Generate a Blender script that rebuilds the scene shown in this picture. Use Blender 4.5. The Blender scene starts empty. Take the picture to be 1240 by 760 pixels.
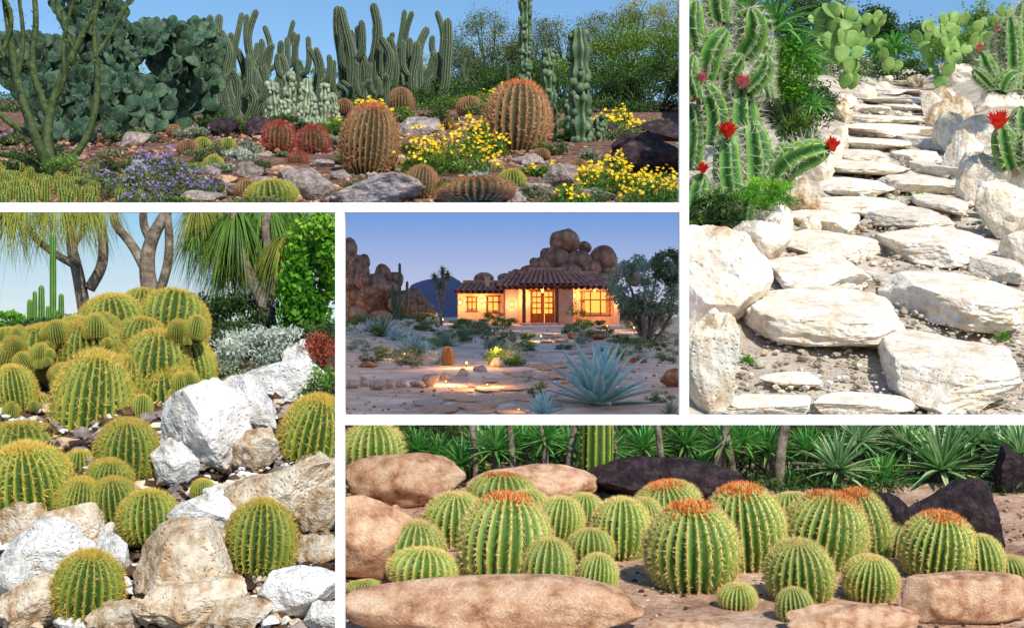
import bpy, bmesh, math, random
import numpy as np
from mathutils import Vector, Matrix
F=1240*40/36.0
rs=np.random.RandomState(7)
scene=bpy.context.scene
def lin(c):
    return tuple(((x/255)/12.92 if x/255<=.04045 else ((x/255+.055)/1.055)**2.4) for x in c)
# ------------------------------------------------------------------ terrain levels of the five gardens (z = a + b*y)
PL={'P1':(-2.177,.2068),'TR':(-4.735,.276),'BR':(-1.6,0.0),'BL':(-3.665,.335),'H':(-1.805,.01139)}
REG={'P1':(-1e9,829,-1e9,251),'TR':(829,1e9,-1e9,508),'BR':(411,1e9,508,1e9),'BL':(-1e9,411,251,1e9),'H':(411,829,251,508)}
def W(px,py,Y): return np.array([(px-620)/F*Y,Y,(380-py)/F*Y])
def G(reg,px,py):
    a,b=PL[reg]; return W(px,py,a/((380-py)/F-b))
def S(Y,p=1.0): return p*Y/F
def sn(P,seed,freq,octv=3):
    r=np.random.RandomState(seed); out=np.zeros(len(P)); amp=1.0
    for o in range(octv):
        K=r.normal(size=(7,3))*freq*(2**o); ph=r.uniform(0,6.28,7)
        out+=amp*np.sin(P@K.T+ph).mean(1)*1.7; amp*=.5
    return out
def nrm(v): return v/np.maximum(np.linalg.norm(v,axis=-1,keepdims=True),1e-9)
# ------------------------------------------------------------------ materials
def mat(name,cols,scale=4.0,rough=.8,bump=.3,bscale=None,attr=False,trans=0.0,var=.25,det=6,pos=None,spec=.3,rnd=.12,pits=0,speck=0):
    m=bpy.data.materials.new(name); m.use_nodes=True; N=m.node_tree.nodes; L=m.node_tree.links
    p=N['Principled BSDF']; p.inputs['Roughness'].default_value=rough
    p.inputs['Specular IOR Level'].default_value=spec
    tc=N.new('ShaderNodeTexCoord')
    n1=N.new('ShaderNodeTexNoise'); n1.inputs['Scale'].default_value=scale; n1.inputs['Detail'].default_value=det; n1.inputs['Roughness'].default_value=.6
    L.new(tc.outputs['Object'],n1.inputs['Vector'])
    r=N.new('ShaderNodeValToRGB'); e=r.color_ramp.elements
    k=len(cols)
    if pos is None: pos=[i/(k-1) for i in range(k)] if attr else [.32+.36*i/(k-1) for i in range(k)]
    while len(e)<k: e.new(.5)
    for i in range(k):
        e[i].position=pos[i]; e[i].color=(*lin(cols[i]),1)
    if attr:
        a=N.new('ShaderNodeAttribute'); a.attribute_name='v'; L.new(a.outputs['Fac'],r.inputs['Fac'])
    else: L.new(n1.outputs['Fac'],r.inputs['Fac'])
    n2=N.new('ShaderNodeTexNoise'); n2.inputs['Scale'].default_value=speck or scale*2.7; n2.inputs['Detail'].default_value=4
    L.new(tc.outputs['Object'],n2.inputs['Vector'])
    mr=N.new('ShaderNodeMapRange'); mr.inputs['From Min'].default_value=.3; mr.inputs['From Max'].default_value=.7
    mr.inputs['To Min'].default_value=1-var; mr.inputs['To Max'].default_value=1+var; L.new(n2.outputs['Fac'],mr.inputs['Value'])
    oi=N.new('ShaderNodeObjectInfo'); ad=N.new('ShaderNodeMath'); ad.operation='MULTIPLY_ADD'; ad.inputs[1].default_value=2*rnd; ad.inputs[2].default_value=-rnd
    L.new(oi.outputs['Random'],ad.inputs[0]); ad2=N.new('ShaderNodeMath'); L.new(ad.outputs[0],ad2.inputs[0]); L.new(mr.outputs[0],ad2.inputs[1])
    h=N.new('ShaderNodeHueSaturation'); L.new(r.outputs['Color'],h.inputs['Color']); L.new(ad2.outputs[0],h.inputs['Value'])
    L.new(h.outputs['Color'],p.inputs['Base Color'])
    if bump>0:
        nb=N.new('ShaderNodeTexNoise'); nb.inputs['Scale'].default_value=bscale or scale*3; nb.inputs['Detail'].default_value=8; nb.inputs['Roughness'].default_value=.65
        L.new(tc.outputs['Object'],nb.inputs['Vector'])
        hgt=nb.outputs['Fac']
        if pits:
            vo=N.new('ShaderNodeTexVoronoi'); vo.inputs['Scale'].default_value=pits; L.new(tc.outputs['Object'],vo.inputs['Vector'])
            pm=N.new('ShaderNodeMapRange'); pm.inputs['From Min'].default_value=.05; pm.inputs['From Max'].default_value=.32; pm.inputs['To Min'].default_value=-.45; pm.inputs['To Max'].default_value=0
            L.new(vo.outputs['Distance'],pm.inputs['Value']); sm=N.new('ShaderNodeMath'); L.new(pm.outputs[0],sm.inputs[0]); L.new(hgt,sm.inputs[1]); hgt=sm.outputs[0]
        b=N.new('ShaderNodeBump'); b.inputs['Strength'].default_value=bump; b.inputs['Distance'].default_value=.1
        L.new(hgt,b.inputs['Height']); L.new(b.outputs['Normal'],p.inputs['Normal'])
    if trans>0:
        t=N.new('ShaderNodeBsdfTranslucent'); L.new(h.outputs['Color'],t.inputs['Color'])
        mx=N.new('ShaderNodeMixShader'); mx.inputs[0].default_value=trans
        L.new(p.outputs[0],mx.inputs[1]); L.new(t.outputs[0],mx.inputs[2]); L.new(mx.outputs[0],N['Material Output'].inputs['Surface'])
    return m
def emis(name,c0,c1=None,z0=0,z1=1,st=1.0):
    m=bpy.data.materials.new(name); m.use_nodes=True; N=m.node_tree.nodes; L=m.node_tree.links
    N.remove(N['Principled BSDF']); e=N.new('ShaderNodeEmission'); e.inputs['Strength'].default_value=st
    e.inputs['Color'].default_value=(*lin(c0),1)
    if c1:
        g=N.new('ShaderNodeNewGeometry'); sx=N.new('ShaderNodeSeparateXYZ'); L.new(g.outputs['Position'],sx.inputs[0])
        dv=N.new('ShaderNodeMath'); dv.operation='DIVIDE'; L.new(sx.outputs['Z'],dv.inputs[0]); L.new(sx.outputs['Y'],dv.inputs[1])
        mr=N.new('ShaderNodeMapRange'); mr.inputs['From Min'].default_value=z0; mr.inputs['From Max'].default_value=z1; L.new(dv.outputs[0],mr.inputs[0])
        mx=N.new('ShaderNodeMix'); mx.data_type='RGBA'; mx.inputs['A'].default_value=(*lin(c0),1); mx.inputs['B'].default_value=(*lin(c1),1)
        L.new(mr.outputs[0],mx.inputs['Factor']); L.new(mx.outputs['Result'],e.inputs['Color'])
    L.new(e.outputs[0],N['Material Output'].inputs['Surface']); return m
# ------------------------------------------------------------------ mesh builder
cutlist=[]
class MB:
    def __init__(s): s.V=[];s.Fc=[];s.A=[];s.n=0
    def add(s,V,Fc,mi=0,a=0.5):
        V=np.asarray(V,float).reshape(-1,3); Fc=np.asarray(Fc,int)
        if len(V)==0: return
        s.V.append(V); A=np.empty(len(V)); A[:]=a; s.A.append(A); s.Fc.append((Fc+s.n,mi)); s.n+=len(V)
    def mesh(s,name,mats,smooth=True,loc=(0,0,0),reg=None):
        V=np.vstack(s.V); A=np.concatenate(s.A); loops=[];tot=[];mi=[]
        if reg:
            Wd=V+np.asarray(loc); y=np.maximum(Wd[:,1],.1); qx=620+F*Wd[:,0]/y; qy=380-F*Wd[:,2]/y; r=REG[reg]
            out=(qx<r[0])|(qx>r[1])|(qy<r[2])|(qy>r[3])
        for Fc,m in s.Fc:
            if reg: Fc=Fc[out[Fc].mean(1)<.5]
            loops.append(Fc.ravel()); tot.append(np.full(len(Fc),Fc.shape[1])); mi.append(np.full(len(Fc),m))
        loops=np.concatenate(loops); tot=np.concatenate(tot); mi=np.concatenate(mi)
        me=bpy.data.meshes.new(name); me.vertices.add(len(V)); me.vertices.foreach_set('co',V.ravel())
        me.loops.add(len(loops)); me.loops.foreach_set('vertex_index',loops.astype(np.int32))
        me.polygons.add(len(tot)); st=np.concatenate([[0],np.cumsum(tot)[:-1]]).astype(np.int32)
        me.polygons.foreach_set('loop_start',st); me.polygons.foreach_set('material_index',mi.astype(np.int32))
        me.polygons.foreach_set('use_smooth',np.full(len(tot),smooth))
        at=me.attributes.new('v','FLOAT','POINT'); at.data.foreach_set('value',A.astype(np.float32))
        for m in mats: me.materials.append(m)
        me.update(calc_edges=True); me.validate(); return me
def obj(name,me,loc=(0,0,0),scale=(1,1,1),rot=(0,0,0),parent=None,cut=None):
    o=bpy.data.objects.new(name,me); scene.collection.objects.link(o); o.location=loc; o.scale=scale; o.rotation_euler=rot
    if parent: o.parent=parent
    if cut: cutlist.append((o,cut))
    return o
def build(name,mb,mats,loc=(0,0,0),reg=None,smooth=True,parent=None,cut=None):
    return obj(name,mb.mesh(name,mats,smooth,loc,reg),loc,parent=parent,cut=cut)
def empty(name,loc=(0,0,0)):
    o=bpy.data.objects.new(name,None); scene.collection.objects.link(o); o.location=loc; return o
# ------------------------------------------------------------------ primitives
def leaves(mb,C,L,Wd,mi=0,r=rs,up=.3,D=None,v=None):
    n=len(C)
    if D is None: D=r.normal(size=(n,3)); D[:,2]+=up
    D=nrm(D); Sd=nrm(np.cross(D,r.normal(size=(n,3)))); l=(L*r.uniform(.6,1.3,n))[:,None]; w=(Wd*r.uniform(.6,1.3,n))[:,None]
    V=np.stack([C-D*l*.5,C+Sd*w*.5,C+D*l*.5,C-Sd*w*.5],1).reshape(-1,3)
    a=np.repeat(r.uniform(0,1,n) if v is None else np.clip(v+r.uniform(-.2,.2,n),0,1),4)
    mb.add(V,np.arange(4*n).reshape(-1,4),mi,a)
def spikes(mb,P,D,L,w,mi=1,r=rs,v=None):
    n=len(P); D=nrm(D); Sd=nrm(np.cross(D,r.normal(size=(n,3))))*w; l=L*r.uniform(.7,1.2,n)[:,None]
    V=np.stack([P-Sd,P+Sd,P+D*l],1).reshape(-1,3)
    mb.add(V,np.arange(3*n).reshape(-1,3),mi,np.repeat(r.uniform(0,1,n) if v is None else v,3))
def blades(mb,B,D,L,Wd,droop=.3,segs=4,mi=0,fold=.25,r=rs,shape='leaf'):
    B=np.asarray(B,float); n=len(B); D=nrm(D); L=np.broadcast_to(L,(n,))[:,None]; Wd=np.broadcast_to(Wd,(n,))[:,None]
    Sd=np.cross(D,[0,0,1.0])+r.normal(size=(n,3))*.02; Sd=nrm(Sd); Nn=nrm(np.cross(Sd,D)); rings=[]
    for i in range(segs+1):
        t=i/segs; c=B+D*L*t+np.array([0,0,-1.0])*L*droop*t*t
        wf=(math.sin(math.pi*min(1,(t*.75+.25)))**.8 if shape=='leaf' else (1-t)**.7)*1.0
        if i==segs: wf=.02
        w=Wd*wf*.5
        rings.append(np.stack([c-Sd*w+Nn*w*fold*2,c,c+Sd*w+Nn*w*fold*2],1))
    V=np.stack(rings,1).reshape(-1,3); k=3*(segs+1); Fc=[]
    for i in range(segs):
        o=3*i; Fc+= [[o,o+1,o+4,o+3],[o+1,o+2,o+5,o+4]]
    Fc=(np.array(Fc)[None]+(np.arange(n)*k)[:,None,None]).reshape(-1,4)
    av=np.tile(np.repeat(np.array([[0.9,.3,.9]]),segs+1,0).ravel(),n)*.6+np.repeat(r.uniform(0,.4,n),k)
    mb.add(V,Fc,mi,av)
def sweep(mb,pts,rad,na=8,prof=None,vp=None,mi=0):
    pts=np.asarray(pts,float); m=len(pts); T=nrm(np.gradient(pts,axis=0)); ref=np.array([.12,1.0,.05])
    if abs(T[0]@nrm(ref))>.9: ref=np.array([1.0,.1,0])
    X=nrm(np.cross(T,ref)); Yv=nrm(np.cross(T,X)); th=np.arange(na)/na*2*math.pi
    prof=np.ones(na) if prof is None else prof
    rr=np.asarray(rad)[:,None]*prof[None]
    V=pts[:,None]+X[:,None]*(rr*np.cos(th))[...,None]+Yv[:,None]*(rr*np.sin(th))[...,None]
    i=np.arange(m-1)[:,None]*na; j=np.arange(na)[None]; j2=(j+1)%na
    Fc=np.stack([i+j,i+j2,i+na+j2,i+na+j],-1).reshape(-1,4)
    mb.add(V.reshape(-1,3),Fc[:,::-1],mi,.5 if vp is None else np.tile(vp,m))
    return V,pts
def smoothpath(pts,m,it=3):
    p=np.asarray(pts,float)
    for _ in range(it):
        q=[p[0]]
        for a,b in zip(p[:-1],p[1:]): q+=[a*.75+b*.25,a*.25+b*.75]
        q.append(p[-1]); p=np.array(q)
    d=np.concatenate([[0],np.cumsum(np.linalg.norm(np.diff(p,axis=0),axis=1))]); t=np.linspace(0,d[-1],m)
    return np.stack([np.interp(t,d,p[:,k]) for k in range(3)],1),d[-1]
def column(mb,pts,r,ribs=10,depth=.22,m=22,sp=0,spl=.5,spw=.04,rr=rs,knob=0,taper=.85,mb_mi=0,sp_mi=1,per=4):
    P,Ln=smoothpath(pts,m*2); s=np.linspace(0,1,len(P)); d=(1-s)*Ln
    rad=r*(taper+(1-taper)*np.sin(np.pi*np.clip(s*.9+.1,0,1)))
    rad*=np.sqrt(np.clip(1-(1-np.clip(d/(r*1.1),0,1))**2,0.001,1))
    if knob: rad*=1+knob*np.sin(s*Ln/r*2.6+rr.uniform(0,6))
    na=ribs*per; th=np.arange(na)/na*2*math.pi; sv=np.abs(np.sin(ribs*th/2)); prof=1-depth*sv
    V,c=sweep(mb,P,rad,na,prof,1-sv,mb_mi)
    if sp:
        st=max(1,int(len(P)/(Ln/(r*.5)))); crest=V[::st,::per]; cc=P[::st][:,None]
        base=crest.reshape(-1,3); out=nrm(crest-cc).reshape(-1,3)
        for _ in range(sp): spikes(mb,base,out+rr.normal(size=base.shape)*.6,r*spl,r*spw,sp_mi,rr)
    return P[-1]
_ico={}
def ico(sub):
    if sub not in _ico:
        b=bmesh.new(); bmesh.ops.create_icosphere(b,subdivisions=sub,radius=1); b.verts.ensure_lookup_table()
        _ico[sub]=(np.array([v.co[:] for v in b.verts]),np.array([[v.index for v in f.verts] for f in b.faces])); b.free()
    return _ico[sub]
def rockV(seed,sub=4,cuts=14,rough=.05,flat=False,rnd=False,craggy=0):
    V,Fc=ico(sub); V=V.copy(); r=np.random.RandomState(seed)
    V*= (1+(.10 if cuts<6 else .18)*sn(V,seed,1.1,2))[:,None]
    if flat: V[:,:2]*=(1/np.maximum(.72,np.linalg.norm(V[:,:2],axis=1)))[:,None]**.6
    for k in range(cuts):
        n=r.normal(size=3)
        if flat: n[2]*=.35
        n/=np.linalg.norm(n); d=r.uniform(.5,.88) if not rnd else r.uniform(.8,.98)
        if flat: d=r.uniform(.62,.92)
        q=np.maximum(0,V@n-d); V-=q[:,None]*n*.95
    if flat:
        q=np.maximum(0,V[:,2]-.42); V[:,2]-=q*.88
    V*=(1+rough*sn(V,seed+3,4,4)+craggy*np.abs(sn(V,seed+5,2.6,4)))[:,None]
    if craggy: V*=(1+.018*sn(V,seed+9,22,2))[:,None]
    return V,Fc
def rock(name,reg,cx,base,w,h,m,seed,dep=.75,Y=None,flat=False,rnd=False,sub=4,cuts=14,rough=.05,craggy=0,rot=None,sink=.12,rx=0,depm=None):
    g=G(reg,cx,base) if Y is None else W(cx,base,Y)
    hw=S(g[1],w)/2; hh=S(g[1],h)/2; dd=hw*dep if depm is None else depm/2
    V,Fc=rockV(seed,sub,cuts,rough,flat,rnd,craggy)
    V=V/np.array([np.abs(V[:,0]).max(),np.abs(V[:,1]).max(),1]); zmx=V[:,2].max(); zmn=V[:,2].min(); V[:,2]=(V[:,2]-zmn)/(zmx-zmn)*2-1
    k=math.sqrt(hw*hh); V=V*np.array([hw,dd,hh*(1+sink)])/k
    mb=MB(); mb.add(V,Fc,0,.5)
    return obj(name,mb.mesh(name,[m],smooth=not craggy),(g[0],g[1]+dd*(.8 if not rx else .95),g[2]+hh*(1-sink)+math.sin(rx)*dd),(k,k,k),(rx,0 if rot is None else rot,0),cut=reg)
def terrain(name,reg,plo,phi,y0,y1,nx,ny,m,zf):
    ys=y0*(y1/y0)**np.linspace(0,1,ny); ps=np.linspace(plo,phi,nx); Yg,Pg=np.meshgrid(ys,ps,indexing='ij')
    X=(Pg-620)/F*Yg; Z=zf(Pg,X,Yg); V=np.stack([X,Yg,Z],-1).reshape(-1,3)
    i=np.arange(ny-1)[:,None]*nx; j=np.arange(nx-1)[None]; Fc=np.stack([i+j,i+j+1,i+nx+j+1,i+nx+j],-1).reshape(-1,4)
    mb=MB(); mb.add(V,Fc,0,.5); return build(name,mb,[m])
def gravel(name,reg,pxr,pyr,n,size,mats,seed=1,sub=1,power=2.0,zoff=0,ok=None):
    r=np.random.RandomState(seed); mb=MB(); V0,F0=ico(sub)
    for k in range(n):
        px=r.uniform(*pxr); py=r.uniform(*pyr)
        if ok and not ok(px,py): continue
        g=G(reg,px,py); s=S(g[1],size*(.35+r.rand()**power*1.6))/2
        V=V0*(1+.35*r.uniform(-1,1,len(V0)))[:,None]*s*np.array([1.2,1,.65]); a=r.uniform(0,6.28); c,sn_=math.cos(a),math.sin(a)
        V=V@np.array([[c,-sn_,0],[sn_,c,0],[0,0,1]]); mb.add(V+g+np.array([0,0,s*.2+zoff]),F0,r.randint(len(mats)),r.rand())
    return build(name,mb,mats,reg=reg,smooth=False)
def clumps(n_c,C,Rd,n_l,spread,r):
    U=nrm(r.normal(size=(n_c,3)))*r.uniform(.35,1,(n_c,1))**.5; K=C+U*Rd
    idx=r.randint(n_c,size=n_l); P=K[idx]+r.normal(size=(n_l,3))*spread*Rd
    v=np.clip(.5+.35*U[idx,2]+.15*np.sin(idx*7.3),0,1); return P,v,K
def bush(name,reg,cx,cy,w,h,Y,m,n=2500,ls=4,lw=.5,nc=24,seed=1,up=.3,spread=.16,stem=None,base=None,dep=.8):
    r=np.random.RandomState(seed); C=W(cx,cy,Y); Rd=np.array([S(Y,w)/2,S(Y,w)/2*dep,S(Y,h)/2])*.85
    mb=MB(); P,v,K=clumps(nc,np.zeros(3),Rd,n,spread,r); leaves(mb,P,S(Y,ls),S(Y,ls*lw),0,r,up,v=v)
    if stem:
        b=np.array([0,0,-Rd[2]*1.1 if base is None else S(Y,cy-base)])
        for k in K[:16]: 
            p,_=smoothpath([b+r.normal(size=3)*Rd*.05,(b+k)/2+r.normal(size=3)*Rd*.1,k],8); sweep(mb,p,np.linspace(1,.3,8)*S(Y,stem),5,mi=1)
    return build(name,mb,m if isinstance(m,list) else [m],loc=tuple(C),reg=reg)
def box(mb,x0,x1,y0,y1,z0,z1,mi=0):
    V=[[x,y,z] for x in (x0,x1) for y in (y0,y1) for z in (z0,z1)]
    mb.add(V,[[0,1,3,2],[4,6,7,5],[0,4,5,1],[2,3,7,6],[0,2,6,4],[1,5,7,3]],mi,.5)
def rosette(name,reg,cx,base,w,m,n=45,wid=.09,droop=.25,seed=1,Y=None,up=(.1,1.2),zs=1.0,h=0,segs=5,shape='leaf',fold=.22):
    r=np.random.RandomState(seed); g=G(reg,cx,base) if Y is None else W(cx,base,Y); R_=S(g[1],w)/2; mb=MB()
    ph=np.arange(n)*2.39996+r.uniform(0,.3,n); el=np.linspace(up[0],up[1],n)+r.uniform(-.08,.08,n)
    D=np.stack([np.cos(ph)*np.cos(el),np.sin(ph)*np.cos(el),np.sin(el)*zs],1); hz=S(g[1],h)
    B=D*R_*.06+np.array([0,0,hz]); blades(mb,B,D,R_*r.uniform(.85,1.1,n),R_*wid,droop,segs,0,fold,r,shape)
    if h>0: p,_=smoothpath([[0,0,-.05*R_],[R_*.03,0,hz*.5],[0,0,hz]],8); sweep(mb,p,np.full(8,R_*.09),8,mi=1)
    return build(name,mb,m if isinstance(m,list) else [m],loc=tuple(g),reg=reg)

# ------------------------------------------------------------------ palettes
M={}
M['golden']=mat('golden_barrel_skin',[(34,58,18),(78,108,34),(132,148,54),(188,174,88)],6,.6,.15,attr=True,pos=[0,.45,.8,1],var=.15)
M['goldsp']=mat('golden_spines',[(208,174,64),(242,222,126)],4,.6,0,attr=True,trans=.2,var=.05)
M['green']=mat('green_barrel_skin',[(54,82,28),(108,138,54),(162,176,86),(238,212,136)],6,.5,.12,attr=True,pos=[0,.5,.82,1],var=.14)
M['creamsp']=mat('cream_spines',[(234,202,108),(250,236,176)],4,.6,0,attr=True,trans=.25,var=.05)
M['crown']=mat('dried_crown',[(160,48,16),(232,112,40),(244,164,84)],8,.8,0,attr=True,var=.2)
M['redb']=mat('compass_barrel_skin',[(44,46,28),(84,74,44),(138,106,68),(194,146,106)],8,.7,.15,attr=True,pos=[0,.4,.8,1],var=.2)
M['redsp']=mat('tan_spines',[(170,96,64),(208,148,104),(228,190,146)],4,.6,0,attr=True,trans=.15,var=.05)
M['crimsp']=mat('crimson_spines',[(140,40,44),(196,76,70),(216,140,120)],4,.6,0,attr=True,trans=.2)
M['column']=mat('columnar_cactus_skin',[(28,42,30),(64,84,58),(120,132,98)],2,.6,.15,attr=True,pos=[0,.5,1],var=.3)
M['totem']=mat('totem_cactus_skin',[(38,62,40),(76,102,70),(116,134,94)],3,.55,.1,attr=True,var=.25)
M['totemp']=mat('pale_totem_cactus_skin',[(80,100,76),(134,150,118),(176,184,154)],3,.6,.1,attr=True,var=.2)
M['vivid']=mat('vivid_cactus_skin',[(36,80,30),(84,138,50),(150,182,90)],2,.45,.1,attr=True,pos=[0,.5,1],var=.18)
M['whitesp']=mat('white_spines',[(214,206,180),(246,242,226)],4,.6,0,attr=True,trans=.2,var=.05)
M['pad']=mat('pear_pad',[(26,50,38),(54,84,60),(88,116,86)],3,.6,.12,bscale=14,var=.25)
M['padv']=mat('pear_pad_bright',[(74,116,50),(120,156,76),(150,176,98)],1.2,.55,.1,var=.15)
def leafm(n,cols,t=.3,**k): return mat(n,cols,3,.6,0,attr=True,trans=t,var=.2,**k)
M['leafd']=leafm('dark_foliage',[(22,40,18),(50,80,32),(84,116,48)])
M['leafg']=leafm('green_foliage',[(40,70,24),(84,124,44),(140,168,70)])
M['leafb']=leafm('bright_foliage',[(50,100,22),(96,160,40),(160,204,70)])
M['leafy']=leafm('yellowgreen_foliage',[(84,100,30),(136,146,52),(190,186,90)])
M['leafs']=leafm('silver_foliage',[(110,126,106),(170,182,164),(222,226,212)])
M['leafo']=leafm('olive_foliage',[(58,72,40),(100,116,66),(140,150,96)])
M['leafp']=leafm('pale_desert_foliage',[(96,112,84),(142,156,124),(180,190,160)])
M['leafr']=leafm('red_foliage',[(110,40,34),(160,74,54),(190,110,80)])
M['yel']=mat('yellow_petals',[(226,176,10),(250,214,20),(255,236,70)],5,.6,0,attr=True,trans=.3,var=.05)
M['pur']=mat('purple_petals',[(96,72,150),(146,116,196),(190,170,226)],5,.6,0,attr=True,trans=.3,var=.1)
M['redf']=mat('red_petals',[(190,16,16),(232,40,30),(248,100,60)],5,.5,0,attr=True,trans=.25,var=.1)
M['pinkf']=mat('pink_petals',[(190,60,80),(226,110,120),(240,160,150)],5,.5,0,attr=True,trans=.25,var=.1)
M['bark']=mat('grey_bark',[(78,66,56),(130,116,100),(170,158,142)],6,.9,.6,var=.25)
M['gbark']=mat('green_bark',[(36,50,24),(66,84,42),(96,108,62)],5,.7,.3,var=.2)
M['limew']=mat('white_limestone',[(136,120,100),(202,196,186),(232,229,223),(243,242,239)],1.5,.92,.6,5,var=.10,pos=[.27,.37,.47,.68],pits=8,speck=6)
M['limet']=mat('tan_limestone',[(136,98,62),(192,162,126),(222,204,178),(234,226,212)],1.4,.92,.65,5,var=.14,pos=[.3,.41,.53,.72],pits=8,speck=6)
M['limey']=mat('path_limestone',[(170,132,90),(220,200,172),(237,225,206),(244,238,228)],1.3,.92,.55,4,var=.11,pos=[.28,.38,.5,.7],pits=7,speck=5)
M['pinkr']=mat('pink_sandstone',[(142,98,72),(194,148,114),(218,178,144),(230,198,168)],2.4,.92,.5,22,var=.2,speck=26)
M['darkr']=mat('dark_lava_rock',[(30,22,26),(60,46,50),(98,80,80)],3,.8,.9,10,var=.3)
M['greyr']=mat('grey_rock',[(104,92,86),(160,144,136),(196,182,172)],3,.9,.7,10,var=.25)
M['boul']=mat('granite_boulder',[(106,72,52),(164,114,82),(200,152,116)],1.5,.9,.5,8,var=.25)
M['flag']=mat('flagstone_surface',[(150,128,110),(190,168,148),(212,192,174)],1.5,.9,.5,8,var=.2)
M['soil']=mat('red_soil',[(82,54,42),(124,88,72),(168,136,116)],3.2,.95,.9,14,var=.35,speck=14)
M['dust']=mat('path_dust',[(156,140,120),(194,180,162),(218,208,192)],1.2,.95,.5,16,var=.15)
M['sand']=mat('pink_sand',[(156,118,94),(204,166,138),(226,192,166)],2.0,.95,.6,22,var=.25,speck=18)
M['dsand']=mat('desert_sand',[(184,152,126),(214,184,156),(232,206,180)],.8,.95,.5,5,var=.18)
M['earth']=mat('brown_earth',[(56,40,30),(92,68,50),(128,100,76)],3,.95,.8,18,var=.3)
M['agave']=leafm('agave_leaf',[(110,150,152),(156,194,192),(206,228,220)],.1)
M['yucca']=mat('yucca_leaf',[(56,116,60),(110,168,96),(232,242,190)],2,.5,0,attr=True,trans=.25,pos=[.1,.45,.9],var=.12)
M['yuccag']=mat('palm_leaf',[(34,100,42),(84,160,70),(160,206,110)],2,.5,0,attr=True,trans=.3,pos=[.1,.5,.95],var=.12)
M['white']=mat('white_paint',[(250,250,250),(252,252,252)],3,.6,0,var=0,rnd=0)

# ------------------------------------------------------------------ barrel cactus meshes
def barrel(name,mats,ribs=26,ns=14,spn=6,spl=.16,spw=.012,depth=.16,crown=0,seed=0,hr=.92,fil=0):
    r=np.random.RandomState(seed); mb=MB(); m=24; ph=np.radians(np.linspace(-58,90,m)); per=4; na=ribs*per
    th=np.arange(na)/na*2*math.pi; sv=np.abs(np.sin(ribs*th/2))
    cr=np.cos(ph)**.85; cr[-1]=.01; zz=np.sin(ph)*hr-.06*np.exp(-(cr/.18)**2)
    wob=1+.03*np.sin(th*2+seed)+.02*np.sin(th*3+seed*2)
    rr=cr[:,None]*(1-depth*sv[None]*np.clip(cr*2.5,0,1)[:,None])*wob
    V=np.stack([rr*np.cos(th),rr*np.sin(th),np.repeat(zz[:,None],na,1)],-1)
    i=np.arange(m-1)[:,None]*na; j=np.arange(na)[None]; j2=(j+1)%na
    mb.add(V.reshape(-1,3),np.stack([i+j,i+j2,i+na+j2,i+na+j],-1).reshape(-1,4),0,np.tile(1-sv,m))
    ci=np.arange(ribs)*per
    for pa in np.radians(np.linspace(-40,86,ns)):
        pj=pa+r.uniform(-.03,.03,ribs); rad=np.cos(pj)**.85*wob[ci]; P=np.stack([rad*np.cos(th[ci]),rad*np.sin(th[ci]),np.sin(pj)*hr],1); O=nrm(P*np.array([1,1,1.1]))
        for k in range(spn):
            spikes(mb,P+r.normal(size=P.shape)*.008,O+r.normal(size=P.shape)*.75,spl,spw,1,r)
    nt=260 if fil==0 else 900
    a=r.uniform(0,6.28,nt); q=r.uniform(0,.28 if fil==0 else .42,nt); P=np.stack([q*np.cos(a),q*np.sin(a),np.full(nt,hr*.96)-q*q*.35],1)
    spikes(mb,P,r.normal(size=P.shape)*.5+np.array([0,0,1]),spl*1.0,spw*1.6,1,r)
    if crown:
        n=420; a=r.uniform(0,6.28,n); q=.34+r.normal(size=n)*.15; P=np.stack([q*np.cos(a),q*np.sin(a),hr*np.sqrt(np.clip(1-np.abs(q)**2.3,0,1))-.03],1)
        D=nrm(P*[.8,.8,.4]+np.array([0,0,.8])+r.normal(size=P.shape)*.3)
        blades(mb,P,D,r.uniform(.07,.18,n),.045,.0,2,2,.3,r,'tri')
    me=mb.mesh(name,mats)
    co=np.empty(len(me.vertices)*3); me.vertices.foreach_get('co',co); co=co.reshape(-1,3); z0=math.sin(math.radians(-58))*hr
    co[:,2]=(co[:,2]-z0)/(hr-z0); me.vertices.foreach_set('co',co.ravel()); me.update(); return me
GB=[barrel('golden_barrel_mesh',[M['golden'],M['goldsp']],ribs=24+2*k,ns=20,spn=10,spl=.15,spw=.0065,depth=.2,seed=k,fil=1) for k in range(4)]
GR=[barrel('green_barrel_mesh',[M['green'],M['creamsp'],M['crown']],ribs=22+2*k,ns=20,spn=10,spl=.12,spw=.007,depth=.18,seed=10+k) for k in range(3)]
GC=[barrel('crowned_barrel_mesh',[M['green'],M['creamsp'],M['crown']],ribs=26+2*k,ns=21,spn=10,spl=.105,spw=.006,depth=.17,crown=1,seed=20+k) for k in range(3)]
RB=[barrel('compass_barrel_mesh',[M['redb'],M['redsp'],M['crown']],ribs=24+2*k,ns=20,spn=9,spl=.13,spw=.008,depth=.17,crown=k%2==0,seed=30+k,hr=.95) for k in range(3)]
CB=[barrel('crimson_barrel_mesh',[M['redb'],M['crimsp']],ribs=18,ns=12,spn=12,spl=.32,spw=.014,seed=40)]
bi=[0]
def cactus(name,reg,ms,cx,cy,w,h,Y=None,tilt=0):
    bi[0]+=1; base=cy+h/2
    g=G(reg,cx,base) if Y is None else W(cx,base,Y)
    if Y is None: g=G(reg,cx,base-w*.10)
    R_=S(g[1],w)/2*.95; H=S(g[1],h)*1.04
    r=random.Random(bi[0]); o=obj(name,ms[bi[0]%len(ms)],(g[0],g[1],g[2]-H*.08),(R_*r.uniform(.93,1.07),R_,H*r.uniform(.94,1.06)),(r.uniform(-.15,.15),tilt+r.uniform(-.15,.15),r.uniform(0,6.28)),cut=reg)
    return o

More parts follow.
